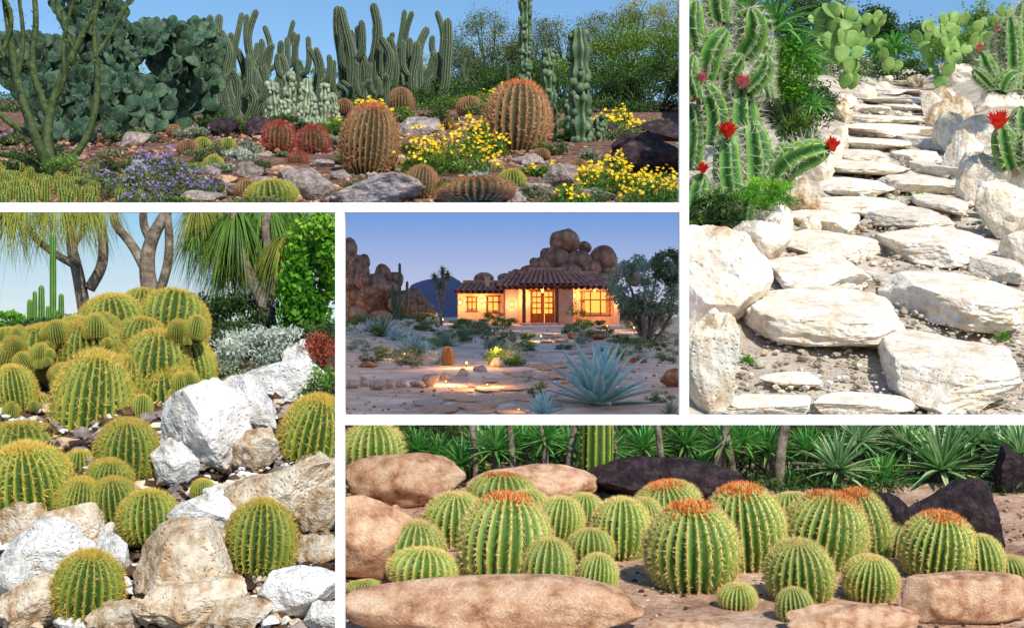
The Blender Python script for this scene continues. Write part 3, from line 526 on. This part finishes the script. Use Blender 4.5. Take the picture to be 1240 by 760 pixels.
# ================================================================== GARDEN 4 : limestone stair path
LE=[(60,1100),(100,1088),(130,1045),(200,1015),(250,1000),(300,965),(400,935),(502,870),(520,850)]; RE=[(60,1125),(100,1128),(130,1140),(200,1165),(250,1190),(300,1218),(400,1270),(502,1330),(520,1340)]
le=lambda p: np.interp(p,[q[0] for q in LE],[q[1] for q in LE]); re_=lambda p: np.interp(p,[q[0] for q in RE],[q[1] for q in RE])
def ztr(P,X,Y):
    Q=np.stack([X.ravel(),Y.ravel(),0*X.ravel()],1); p=6525/Y; up=np.clip((le(p)-P)/70,0,1)*.018*Y+np.clip((P-re_(p))/60,0,1)*.02*Y
    return -4.735+.276*Y+up*.8+sn(Q,11,.9,4).reshape(X.shape)*.05-.06
terrain('dusty_path_ground','TR',829,1500,12.7,80,170,240,M['dust'],ztr)
k=0
def step(x,b,w,h,sub=5):
    global k
    Yb=6525/b; Yt=6525/(b-h*.76); dp=max(.4,(Yt-Yb)*1.2); riser=h*.5
    rock('limestone_step','TR',x,b,w,riser,M['limey'],600+k,flat=True,sub=sub,cuts=15,rough=.035,craggy=.05,rx=math.radians(12),depm=dp,sink=.22); k+=1
for x,b,w,h in [(1055,447,244,98),(1195,507,190,96),(1210,410,156,84),(1012,360,136,50),(1033,322,140,42),(1172,332,164,58),(1130,286,118,36),(1018,286,98,32),(935,508,130,30),(1050,506,150,28),(965,472,80,20),(1240,350,60,44)]:
    step(x,b,w,h,5)
r=np.random.RandomState(3); py=264
while py>102:
    l,rt=le(py),re_(py); hgt=max(6,py*.092); x=l+2
    while x<rt-6:
        w=min(rt-x,r.uniform(.45,.9)*(rt-l)); 
        if rt-x-w<16: w=rt-x
        step(x+w/2,py+r.uniform(-3,3),w*1.04,hgt*r.uniform(1.15,1.45),4); x+=w
    py-=hgt*.95
for x,b,w,h in [(880,408,150,140),(918,320,90,56),(862,502,86,130),(930,300,90,66),(975,262,56,50),(992,225,44,46),(1008,200,34,40),(1020,180,26,34),(905,350,60,40),(1025,150,30,34),(1028,137,34,26),(1052,122,30,22),(1070,112,24,16),(1075,102,22,12),(850,300,60,40),(985,285,30,26),(960,250,50,40),(1000,212,40,36),
  (1132,140,30,30),(1144,160,38,42),(1158,185,46,54),(1174,215,54,62),(1198,250,64,72),(1228,290,74,80),(1168,150,40,40),(1190,190,56,56),(1225,225,70,60),(1225,150,90,66),(1180,112,60,40),(1110,105,24,16),(1100,96,24,14),(1215,430,20,12),(1250,330,60,60),(1240,250,60,60),(1150,132,40,30),(1212,265,50,50),(1186,232,40,50)]:
    rock('limestone_wall_stone','TR',x,b,w,h,M['limey' if k%5 else 'limet'],650+k,dep=.9,sub=5 if w>40 else 4,cuts=26,rough=.045,craggy=.11); k+=1
gravel('gravel','TR',(834,1245),(110,506),5200,6,[M['dust'],M['limey'],M['dust']],28,sub=1,power=3.5,ok=lambda x,y: le(y)-20<x<re_(y)+10)
for j,(x,y) in enumerate([(1145,378),(1130,465),(1195,268),(1215,412),(1112,242),(1140,345),(1205,325),(1225,300),(1080,250),(905,440)]):
    rosette('weed_tuft','TR',x,y,38,M['leafb'],n=44,wid=.12,droop=.4,seed=700+j,up=(.2,1.3),segs=3)
VM=[M['vivid'],M['whitesp']]
def flower(mb,c,s,r,mi=2,n=90):
    D=r.normal(size=(n,3))*.55; D[:,2]=np.abs(D[:,2])+.55; D[:,1]-=.25; blades(mb,np.repeat(c[None],n,0)+r.normal(size=(n,3))*s*.08-np.array([0,0,s*.4]),D,s*r.uniform(.7,1.15,n),s*.3,-.05,3,mi,.3,r)
def torch(name,stems,Y,base,flowers=[],seed=1,ribs=7,pink=False):
    r=np.random.RandomState(seed); g=W(base[0],base[1],Y); mb=MB()
    for pts,w in stems:
        P=[W(px,py,Y+dy)-g for px,py,dy in pts]; column(mb,P,S(Y,w)/2,ribs,.36,22,12,.75,.016,r,taper=.72,per=6)
    for x,y,s,dy in flowers: flower(mb,W(x,y,Y+dy)-g,S(Y,s),r)
    return build(name,mb,VM+[M['pinkf'] if pink else M['redf']],loc=tuple(g),reg='TR')
torch('torch_cactus',[([(888,258,0),(880,210,0),(881,163,0)],36),([(912,255,.3),(918,200,.4),(910,146,.4)],44),([(925,240,.5),(940,210,.3),(965,190,0),(1006,180,-.2)],42),([(850,290,.2),(840,240,0),(852,210,0)],32),([(872,275,-.2),(866,240,-.2),(872,225,-.2)],28),([(900,270,-.4),(905,240,-.4),(915,222,-.4)],26),([(930,225,.2),(948,205,.2),(950,170,.2)],24)],22,(900,262),[(881,158,17,-.3),(851,204,11,-.2),(1008,176,14,-.3)],1)
torch('torch_cactus',[([(908,200,1),(898,160,1),(899,106,1)],46),([(862,175,1),(868,140,1),(850,100,.8)],38),([(850,105,1),(860,60,.8),(880,35,.8)],38),([(880,130,1.5),(878,90,1.2),(900,66,1)],36),([(895,75,1.4),(915,45,1.2),(908,8,1)],40),([(836,205,1),(842,160,1),(836,125,1)],32),([(845,60,1),(836,30,1),(842,0,1)],34),([(872,30,1.2),(866,5,1.2),(872,-25,1)],36),([(930,120,2),(920,80,2),(934,45,2)],26),([(842,120,.6),(832,90,.6),(840,66,.6)],28),([(905,110,.8),(925,90,.7),(928,66,.6)],28)],23.5,(880,220),[(899,100,15,.7),(850,94,11,.5),(838,118,11,.7)],2,pink=True)
torch('torch_cactus',[([(1225,205,0),(1218,185,0),(1212,150,0)],32),([(1240,200,.2),(1238,165,.2),(1236,128,.2)],34),([(1250,205,0),(1246,180,-.2),(1240,160,-.2)],30)],26,(1225,205),[(1209,146,19,-.4)],3)
torch('torch_cactus',[([(1205,110,0),(1195,85,0),(1186,62,0)],26),([(1215,110,.3),(1212,75,.3),(1208,40,.3)],24),([(1225,110,0),(1226,70,0),(1222,20,0)],28),([(1238,110,.2),(1240,70,.2),(1242,0,.2)],28),([(1200,105,-.2),(1190,95,-.2),(1178,84,-.2)],18),([(1212,112,-.4),(1218,96,-.4),(1232,88,-.4)],22)],34,(1215,110),[(1186,58,8,-.2),(1208,36,8,.2)],4,pink=True)
bush('green_shrub','TR',955,90,80,90,30,[M['leafb'],M['gbark']],5000,6,.35,30,81,stem=2,base=170)
bush('green_shrub','TR',925,235,90,50,21.5,M['leafb'],3600,7,.2,26,82)
bush('green_shrub','TR',862,262,70,60,21.0,M['leafd'],3200,8,.3,22,83)
bush('green_shrub','TR',975,160,70,60,30,M['leafg'],2600,6,.35,20,84)
bush('green_shrub','TR',845,280,40,50,21.0,M['leafg'],1500,8,.3,14,86)
bush('background_shrubs','TR',1010,80,100,80,60,M['leafg'],4500,4,.4,30,85)
bush('background_shrubs','TR',1100,58,120,64,75,M['leafd'],6000,4,.4,44,87)
bush('background_shrubs','TR',1090,85,90,24,66,M['leafg'],2500,4,.4,30,88)
bush('background_shrubs','TR',1165,70,100,70,60,M['leafg'],4800,4,.4,30,89)
bush('background_shrubs','TR',930,40,200,150,70,M['leafd'],9000,6,.4,60,90)
bush('background_shrubs','TR',1060,36,70,56,72,M['leafd'],3600,5,.4,30,92)
bush('background_shrubs','TR',960,130,120,80,38,M['leafd'],5000,6,.4,50,93)
bush('background_shrubs','TR',1210,50,110,110,66,M['leafg'],6000,5,.4,40,94)
bush('background_shrubs','TR',1225,100,60,50,44,M['leafd'],3000,5,.4,30,95)
bush('background_shrubs','TR',1005,20,70,40,74,M['leafo'],2200,4,.4,24,96)
for j,(x,b,w) in enumerate([(940,40,150),(965,70,110),(1085,62,90),(1130,60,70),(985,130,70),(1180,45,70),(900,20,120),(1060,66,70)]):
    rosette('dracaena_plant','TR',x,b,w,M['yuccag'],n=60,wid=.07,droop=.45,seed=720+j,Y=30 if j in(0,1,4,6) else 64,up=(-.1,1.3))
PV=[M['padv'],M['whitesp']]
pear('prickly_pear_cactus','TR',1045,108,88,80,PV,21,6,21,Y=45,gens=5,maxn=50)
pear('prickly_pear_cactus','TR',1160,108,96,90,PV,22,6,20,Y=50,gens=5,maxn=60)
pear('prickly_pear_cactus','TR',1000,75,80,60,PV,23,4,24,Y=38,gens=3,maxn=30)
pear('prickly_pear_cactus','TR',1070,85,40,40,PV,24,3,16,Y=60,gens=3,maxn=12)
pear('prickly_pear_cactus','TR',1195,70,60,60,PV,25,4,16,Y=58,gens=4,maxn=24)

# ================================================================== GARDEN 5 : adobe house at dusk
mb=MB(); ys=np.array([14.0,40,80,132]); q=W  # glowing sky vault; roof and side sheets added to keep the sun off the yard
for a,b in zip(ys[:-1],ys[1:]):
    mb.add([q(411.6,251.6,a),q(828.4,251.6,a),q(828.4,251.6,b),q(411.6,251.6,b)],[[0,1,2,3]])
    for px in(411.6,828.4): mb.add([q(px,251.6,a),q(px,251.6,b),W(px,380,b)-[0,0,4],W(px,380,a)-[0,0,2]],[[0,1,2,3]])
y=132; mb.add([q(411.6,251.6,y),q(828.4,251.6,y),W(828.4,380,y)-[0,0,4],W(411.6,380,y)-[0,0,4]],[[0,1,2,3]])
build('sky',mb,[emis('dusk_sky',(190,190,208),(108,146,204),.0,.085,1.22)],smooth=False)
def zh(P,X,Y):
    Q=np.stack([X.ravel(),Y.ravel(),0*X.ravel()],1); return -1.805+.01139*Y+sn(Q,12,.35,4).reshape(X.shape)*.05*np.clip(Y/40,.3,1)
terrain('desert_yard_ground','H',411.6,828.4,13,131,150,220,M['dsand'],zh)
wallm=mat('adobe_stucco',[(206,170,140),(226,192,160)],.8,.9,.3,6,var=.08); tile=mat('clay_roof_tile',[(160,92,64),(204,128,94),(226,160,126)],2,.85,.2,8,var=.22)
wood=mat('door_wood',[(80,44,24),(116,66,36)],3,.6,.2); trimm=mat('timber_trim',[(96,64,44),(120,84,58)],3,.7,.2)
glow=emis('lit_room',(255,170,76),st=1.9)
K=90/F; hx=lambda px:(px-620)*K; hz=lambda py:(380-py)*K; gz=-.9
house=empty('adobe_house',(hx(655),90,-.78)); HO=np.array([hx(655),90,-.78])
def hpart(name,mb,mats,smooth=False): o=build(name,mb,mats,loc=(0,0,0),smooth=smooth); o.parent=house; o.location=tuple(-HO); return o
def wall(mb,x0,x1,z0,z1,y,ops,t=.35):
    xs=sorted(ops); cx=x0
    for (a,b,c,d) in xs:
        if a>cx: box(mb,cx,a,y,y+t,z0,z1)
        if c>z0: box(mb,a,b,y,y+t,z0,c)
        if d<z1: box(mb,a,b,y,y+t,d,z1)
        cx=b
    if cx<x1: box(mb,cx,x1,y,y+t,z0,z1)
mb=MB()
o1=[(hx(564),hx(577),hz(377),hz(359)),(hx(588),hx(605),hz(379),hz(358))]; o2=[(hx(642),hx(671),-.8,hz(353)),(hx(702),hx(738),hz(382),hz(353))]
wall(mb,hx(553),hx(609.9),gz,hz(352),92,o1); wall(mb,hx(610),hx(746),gz,hz(348),89,o2)
box(mb,hx(553),hx(553)+.35,92.36,99,gz,hz(352)); box(mb,hx(746)-.35,hx(746),89.36,99,gz,hz(348)); box(mb,hx(610),hx(610)+.35,89.36,99,gz,hz(348)); box(mb,hx(553)+.36,hx(746)-.36,99,99.3,gz,hz(352))
box(mb,hx(674.5),hx(692),87.6,88.99,gz,hz(349)); box(mb,hx(612),hx(628),87.6,88.99,gz,hz(351)); box(mb,hx(741),hx(748),88.2,88.99,gz,hz(349))
hpart('walls',mb,[wallm])
mb=MB()
for px in (634,672.5): box(mb,hx(px)-.14,hx(px)+.14,86.9,87.18,gz,hz(350.2)); box(mb,hx(px)-.22,hx(px)+.22,86.82,87.26,hz(350.2),hz(348.2))
hpart('porch_posts',mb,[trimm])
mb=MB(); box(mb,hx(630),hx(674),86.6,88.98,-1.0,-.68); box(mb,hx(633),hx(671),86.1,86.59,-1.0,-.8); hpart('porch_step',mb,[M['flag']])
mb=MB()
for a,b,c,d in o1: box(mb,a,b,92.3,92.34,c,d)
for a,b,c,d in o2: box(mb,a,b,89.3,89.34,c,d)
hpart('lit_rooms',mb,[glow])
mb=MB()
for (a,b,c,d),y,nv in [(o1[0],92.02,1),(o1[1],92.02,1),(o2[1],89.02,2)]:
    for x in np.linspace(a,b,nv+2): box(mb,x-.05,x+.05,y,y+.1,c,d)
    for z in (c,(c*.35+d*.65),d): box(mb,a-.09,b+.09,y-.03,y+.07,z-.05,z+.05)
hpart('window_frames',mb,[trimm])
cur=mat('curtain_fabric',[(180,130,80),(214,170,120)],3,.8,0); mb=MB()
for (a,b,c,d),y in [(o1[0],92.2),(o1[1],92.2),(o2[1],89.2)]:
    w_=(b-a)*.16
    for x0 in (a,b-w_): box(mb,x0,x0+w_,y,y+.03,c,d)
    box(mb,a+w_,b-w_,y+.01,y+.03,c,c+.25)
hpart('curtains',mb,[cur])
mb=MB(); a,b,c,d=o2[0]
for x in (a+.05,(a+b)/2,b-.05): box(mb,x-.13,x+.13,89.05,89.17,c,d)
for s in (0,1):
    x0=a+.18+s*(b-a)/2; x1=x0+(b-a)/2-.3
    box(mb,x0,x1,89.08,89.14,c,c+.75)
    for z in np.linspace(c+.8,d,5): box(mb,x0,x1,89.07,89.13,z-.05,z+.05)
    box(mb,(x0+x1)/2-.04,(x0+x1)/2+.04,89.075,89.12,c+.5,d)
box(mb,a-.15,b+.15,88.95,89.2,d+.001,d+.16)
hpart('front_door',mb,[wood])
def tileroof(mb,x0,x1,y0,y1,z0,z1,hipl=0,hipr=0,mi=0):
    nx=int((x1-x0)/.09); ny=41; u=np.linspace(0,1,nx); v=np.linspace(0,1,ny); U,Vv=np.meshgrid(u,v)
    xa=x0+hipl*Vv; xb=x1-hipr*Vv; X=xa+(xb-xa)*U; Y=y0+(y1-y0)*Vv; saw=1-((Vv*10)%1)
    Z=z0+(z1-z0)*Vv+.05*saw-.06
    i=np.arange(ny-1)[:,None]*nx; j=np.arange(nx-1)[None]; mb.add(np.stack([X,Y,Z],-1).reshape(-1,3),np.stack([i+j,i+j+1,i+nx+j+1,i+nx+j],-1).reshape(-1,4),mi)
    xs=np.arange(x0+.2,x1-.1,.46)
    for x in xs:   # barrel cap tiles running up the slope, overlapping in courses
        t=(x-x0)/(x1-x0); xe=(x0+hipl)+(x1-hipr-x0-hipl)*t; n=8
        for c in range(n):
            f0,f1=c/n,(c+1)/n+.03; P=[[x+(xe-x)*f,y0-.08*(c==0)+(y1-y0)*f,z0+(z1-z0)*f+.03] for f in (f0,(f0+f1)/2,f1)]
            sweep(mb,P,[.17,.155,.14],8,mi=mi)
    sweep(mb,[[x0+hipl,y1,z1+.08],[(x0+x1)/2,y1,z1+.08],[x1-hipr,y1,z1+.08]],[.2]*3,8,mi=mi)
mb=MB(); tileroof(mb,hx(548),hx(614),91.0,95.5,hz(353.5),hz(341),.6,0); tileroof(mb,hx(600),hx(752),87.2,92.5,hz(349.5),hz(331),1.0,1.6); tileroof(mb,hx(628),hx(700),86.7,91.8,hz(346.5),hz(327),.9,.9)
hpart('tile_roof',mb,[tile],True)
mb=MB()
for x in list(np.arange(hx(612),hx(744),.9)): box(mb,x,x+.18,86.9,88.95,hz(351.2),hz(349.9))
box(mb,hx(602),hx(750),87.3,87.42,hz(349.85),hz(348.6)); box(mb,hx(549),hx(609),91.05,91.2,hz(355),hz(353.4)); box(mb,hx(629),hx(699),86.72,86.85,hz(348.1),hz(346.6))
hpart('eaves',mb,[trimm])
mb=MB(); box(mb,hx(586),hx(592),93,93.8,hz(350),hz(335)); box(mb,hx(585.5),hx(592.5),92.9,93.9,hz(335)+.001,hz(333.8)); hpart('chimney',mb,[wallm])
def light(name,loc,e,col=(1,.5,.18),size=.12,parent=None):
    l=bpy.data.lights.new(name,'POINT'); l.energy=e; l.color=col; l.shadow_soft_size=size; o=bpy.data.objects.new(name,l); scene.collection.objects.link(o); o.location=loc
    if parent: o.parent=parent; o.location=tuple(np.array(loc)-HO)
    return o
lamp=emis('lamp_glass',(255,190,100),st=5)
mb=MB(); V0,F0=ico(2)
for j,(px,py,y,e) in enumerate([(635,362,88.7,120),(696,358,88.6,120),(744,364,88.0,90),(583,364,91.7,120),(657,352,88.0,130),(620,368,87.3,90),(720,351,88.3,70),(557,366,91.6,80)]):
    c=W(px,py,y); mb.add(V0*np.array([.10,.10,.17])+c,F0,0); light('wall_lamp_light',tuple(c+[0,-.35,0]),e,parent=house)
hpart('wall_lamps',mb,[lamp])
post=mat('dark_metal',[(30,28,26),(44,40,36)],4,.5,0)
for j,(px,py,e,hh) in enumerate([(565,447,330,10),(490,434,110,7),(628,500,26,6),(536,392,140,7),(684,404,170,7),(768,402,140,7),(655,412,130,7),(590,470,190,6),(735,400,170,7),(610,400,120,6),(540,466,120,6),(700,392,130,6),(600,440,110,6)]):
    g=G('H',px,py); s=S(g[1],hh); mb=MB(); box(mb,-s*.05,s*.05,-s*.05,s*.05,-.05,s*.6,0); mb.add(V0*np.array([s*.13,s*.13,s*.17])+[0,0,s*.78],F0,1)
    p=[[0,0,s*.98],[0,0,s*1.0],[0,0,s*1.12]]; sweep(mb,p,[s*.32,s*.3,s*.02],8,mi=0)
    o=build('path_lantern',mb,[post,lamp],loc=tuple(g)); l=light('lamp_light',(0,-s*1.0,s*2.6),e*(g[1]/40)*.55,size=.15); l.parent=o
# stacked round boulders
bl=[(684,307,38,30,104),(676,338,40,38,103),(703,338,40,34,102.5),(655,338,28,26,102),(731,338,36,40,103.5),(717,340,24,24,101),(640,339,22,18,101.5),(757,334,22,18,104),(690,340,34,20,100.5),(626,340,18,14,102),(664,316,20,16,104.5),(742,342,26,20,101),(768,346,24,18,104),(612,343,20,12,104),(585,344,26,14,110),(648,322,14,10,104),(708,306,18,14,105.5),
 (420,372,40,40,112),(432,350,26,40,114),(452,362,36,30,112),(445,378,40,26,108),(470,370,30,26,112),(430,335,20,26,116),(490,378,30,26,110),(462,344,22,24,115),(418,340,24,50,118),(478,350,22,20,114),(500,372,26,18,112),(425,395,40,24,100),(460,392,30,16,100),(515,380,24,14,112),(422,318,20,30,118),(440,328,16,20,119)]
r=np.random.RandomState(8)
for q_ in range(46):
    x=r.uniform(415,520); t=310+(x-415)*.5; b=r.uniform(t+14,388); bl.append((x,b,r.uniform(12,26),r.uniform(12,24),r.uniform(104,116)))
for q_ in range(12): bl.append((r.uniform(605,775),r.uniform(338,348),r.uniform(12,22),r.uniform(9,15),r.uniform(99.6,101)))
for j,(x,b,w,h,Y) in enumerate(bl):
    rock('granite_boulder','H',x,b,w,h*1.05,M['boul'],800+j,Y=Y,rnd=True,cuts=4,rough=.02,dep=.8,sink=.04)
rock('rocky_hill','H',690,392,190,48,M['boul'],941,Y=106,cuts=20,craggy=.08,sub=5); rock('rocky_hill','H',435,410,130,56,M['boul'],942,Y=117,cuts=20,craggy=.1,sub=5)
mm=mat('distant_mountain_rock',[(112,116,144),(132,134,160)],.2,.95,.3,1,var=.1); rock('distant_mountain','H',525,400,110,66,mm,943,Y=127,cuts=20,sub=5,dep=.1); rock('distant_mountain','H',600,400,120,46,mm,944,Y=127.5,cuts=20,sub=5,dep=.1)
def agave(cx,base,w,seed,n=34,wid=.2,m='agave',up=(.0,1.4)):
    rosette('agave_plant','H',cx,base,w,M[m],n=n,wid=wid,droop=.04,seed=seed,up=up,zs=1.15,fold=.3)
agave(724,492,158,901,n=44,wid=.18,up=(.1,1.4)); agave(657,506,66,902,n=36,wid=.17)
for j,(x,b,w) in enumerate([(463,408,60),(500,428,60),(540,420,44),(515,430,40),(560,414,30),(447,402,34),(812,505,44),(640,385,20),(575,400,30),(478,412,36),(655,470,26),(700,412,20)]): agave(x,b,w,910+j,n=40,wid=.13,m='agave' if j%2 else 'leafp')
def hb(x,y,w,h,m,n=900,seed=0): 
    g=G('H',x,y+h/2); bush('desert_shrub','H',x,y,w,h,g[1],M[m],n,max(2.2,w*.07),.35,16,950+seed,up=.8)
hbs=[(600,405,50,34,'leafo'),(605,430,46,20,'leafg'),(580,395,30,18,'leafo'),(640,420,40,14,'leafg'),(460,425,30,18,'leafo'),(750,428,34,18,'leafb'),(708,392,30,14,'leafg'),(697,378,32,32,'leafg'),(770,390,34,20,'leafo'),(440,385,40,18,'leafo'),(480,395,36,14,'leafs'),(520,395,40,16,'leafo'),(545,405,40,14,'leafo'),(610,390,36,14,'leafg'),(660,490,30,20,'leafo'),(430,410,30,20,'leafs'),(760,412,50,14,'leafo'),(810,430,40,20,'leafo'),(800,480,40,20,'leafo'),(650,475,24,16,'leafg'),(595,386,40,16,'leafg'),(680,420,30,8,'leafo'),(505,385,60,14,'leafo'),(560,392,40,12,'leafo'),(725,405,40,12,'leafo'),(617,436,50,16,'leafb'),(628,412,30,22,'leafg'),(600,414,44,20,'leafp')]
for q_ in range(70):
    y=390+r.rand()**1.5*44; x=r.uniform(418,640) if q_%3 else r.uniform(690,822); s=np.interp(y,[390,440],[20,42])*r.uniform(.7,1.3); hbs.append((x,y,s,s*r.uniform(.4,.65),['leafp','leafo','leafs','leafg','leafo'][q_%5]))
for j,a in enumerate(hbs): hb(*a,seed=j)
cactus('compass_barrel_cactus','H',[RB[1]],543,432,16,26)
bush('desert_tree','H',785,350,116,90,48,[M['leafp'],M['bark']],9000,4.5,.5,70,990,stem=3.2,base=425,spread=.09)
bush('desert_tree','H',808,322,60,50,47,[M['leafo'],M['bark']],2800,4.5,.5,24,991,spread=.12)
mb=MB(); g=G('H',484,392); Y=g[1]
for dx,t in [(0,318),(-9,345),(9,340),(-5,352)]: column(mb,[[0,0,0],[S(Y,dx),0,S(Y,20)],[S(Y,dx),0,S(Y,30)],[S(Y,dx),0,S(Y,392-t)]],S(Y,4)/2,8,.2,18)
build('saguaro_cactus',mb,CM,loc=tuple(g),reg='H')
mb=MB(); g=G('H',534,394); Y=g[1]; r=np.random.RandomState(9)
for dx,t in [(0,345),(-8,336),(8,334),(2,328)]:
    p,_=smoothpath([[0,0,0],[0,0,S(Y,22)],[S(Y,dx),0,S(Y,394-t)]],8); sweep(mb,p,np.full(8,S(Y,1.8)),6,mi=1); D=r.normal(size=(90,3)); blades(mb,np.repeat(p[-1][None],90,0),D,S(Y,9),S(Y,1.4),.1,2,0,.2,r,'tri')
build('joshua_tree',mb,[M['leafo'],M['bark']],loc=tuple(g),reg='H')
j=0
for (x0,y0),(x1,y1) in zip([(425,470),(470,472),(520,467),(560,458),(600,446),(640,434)],[(470,472),(520,467),(560,458),(600,446),(640,434),(660,424)]):
    n=int(math.hypot(x1-x0,y1-y0)/14)
    for q_ in range(n):
        t=q_/n; rock('border_stone','H',x0+(x1-x0)*t,y0+(y1-y0)*t+random.Random(j).uniform(-2,2),random.Random(j).uniform(14,26),random.Random(j+9).uniform(8,16),M['flag'],1000+j,sub=3); j+=1
r=np.random.RandomState(2)
for q_ in range(90):
    py=400+105*r.rand()**.8; c=np.interp(py,[398,420,440,470,505],[660,700,725,650,585]); wd=np.interp(py,[398,505],[14,120]); x=c+r.uniform(-1,1)*wd; s=np.interp(py,[398,505],[12,52])*r.uniform(.7,1.2)
    rock('flagstone','H',x,py,s,max(1.6,s*.06),M['flag' if q_%3==0 else 'pinkr'],1100+q_,dep=3.0,flat=True,sub=3,cuts=12,rough=.01,sink=.5)
for q_,(x,b,w,h) in enumerate([(700,410,26,9),(820,470,40,24),(690,398,20,6),(775,440,26,8),(445,445,26,8),(725,412,26,8)]): rock('desert_rock','H',x,b,w,h,M['boul'],1200+q_,sub=4)
gravel('gravel','H',(411,829),(398,508),2200,2.6,[M['dsand'],M['boul']],38,power=3)

# ------------------------------------------------------------------ saw objects flush with their garden compartment
bpy.context.view_layer.update()
def planes(reg):
    a,b,c,d=REG[reg]; P=[]
    if a>-1e8: P.append(Vector((-1,(a-620)/F,0)))
    if b<1e8: P.append(Vector((1,-(b-620)/F,0)))
    if c>-1e8: P.append(Vector((0,-(380-c)/F,1)))
    if d<1e8: P.append(Vector((0,(380-d)/F,-1)))
    return P
nc=0
for o,reg in cutlist:
    me=o.data; n=len(me.vertices); co=np.empty(n*3); me.vertices.foreach_get('co',co); Mx=np.array(o.matrix_world); Wc=co.reshape(-1,3)@Mx[:3,:3].T+Mx[:3,3]
    for nv in planes(reg):
        d=Wc@np.array(nv)
        if d.max()>.002:
            if o.data.users>1: o.data=o.data.copy()
            if d.min()>0: 
                bpy.data.objects.remove(o); break
            bm=bmesh.new(); bm.from_mesh(o.data); ln=(o.matrix_world.to_3x3().transposed()@nv); lc=o.matrix_world.inverted()@Vector((0,0,0))
            bmesh.ops.bisect_plane(bm,geom=bm.verts[:]+bm.edges[:]+bm.faces[:],plane_co=lc,plane_no=ln,clear_outer=True); bm.to_mesh(o.data); bm.free(); nc+=1
print('cut',nc,'objects',len(bpy.data.objects))
# ------------------------------------------------------------------ light, sky, camera
el,az=math.radians(47),math.radians(28)
w=bpy.data.worlds.new('World'); scene.world=w; w.use_nodes=True; N=w.node_tree.nodes; L=w.node_tree.links
sky=N.new('ShaderNodeTexSky'); sky.sky_type='NISHITA'; sky.sun_disc=False; sky.sun_elevation=el; sky.sun_rotation=math.pi-az; sky.altitude=1500; sky.dust_density=.1; sky.ozone_density=1.8; sky.air_density=1.25
bg=N['Background']; bg.inputs['Strength'].default_value=.15
hs=N.new('ShaderNodeHueSaturation'); hs.inputs['Saturation'].default_value=1.2; L.new(sky.outputs[0],hs.inputs['Color']); L.new(hs.outputs[0],bg.inputs['Color'])
sl=bpy.data.lights.new('sun','SUN'); sl.energy=4.9; sl.angle=math.radians(.8); sl.color=(1,.935,.82); so=bpy.data.objects.new('sun',sl); scene.collection.objects.link(so)
so.rotation_euler=Vector((-math.sin(az)*math.cos(el),math.cos(az)*math.cos(el),-math.sin(el))).to_track_quat('-Z','Y').to_euler()
cam=bpy.data.cameras.new('camera'); cam.lens=40; cam.sensor_width=36; cam.clip_end=2000; cam.clip_start=.05
co=bpy.data.objects.new('camera',cam); scene.collection.objects.link(co); co.location=(0,0,0); co.rotation_euler=(math.radians(90),0,0); scene.camera=co
scene.view_settings.view_transform='Standard'; scene.view_settings.look='None'; scene.view_settings.exposure=0
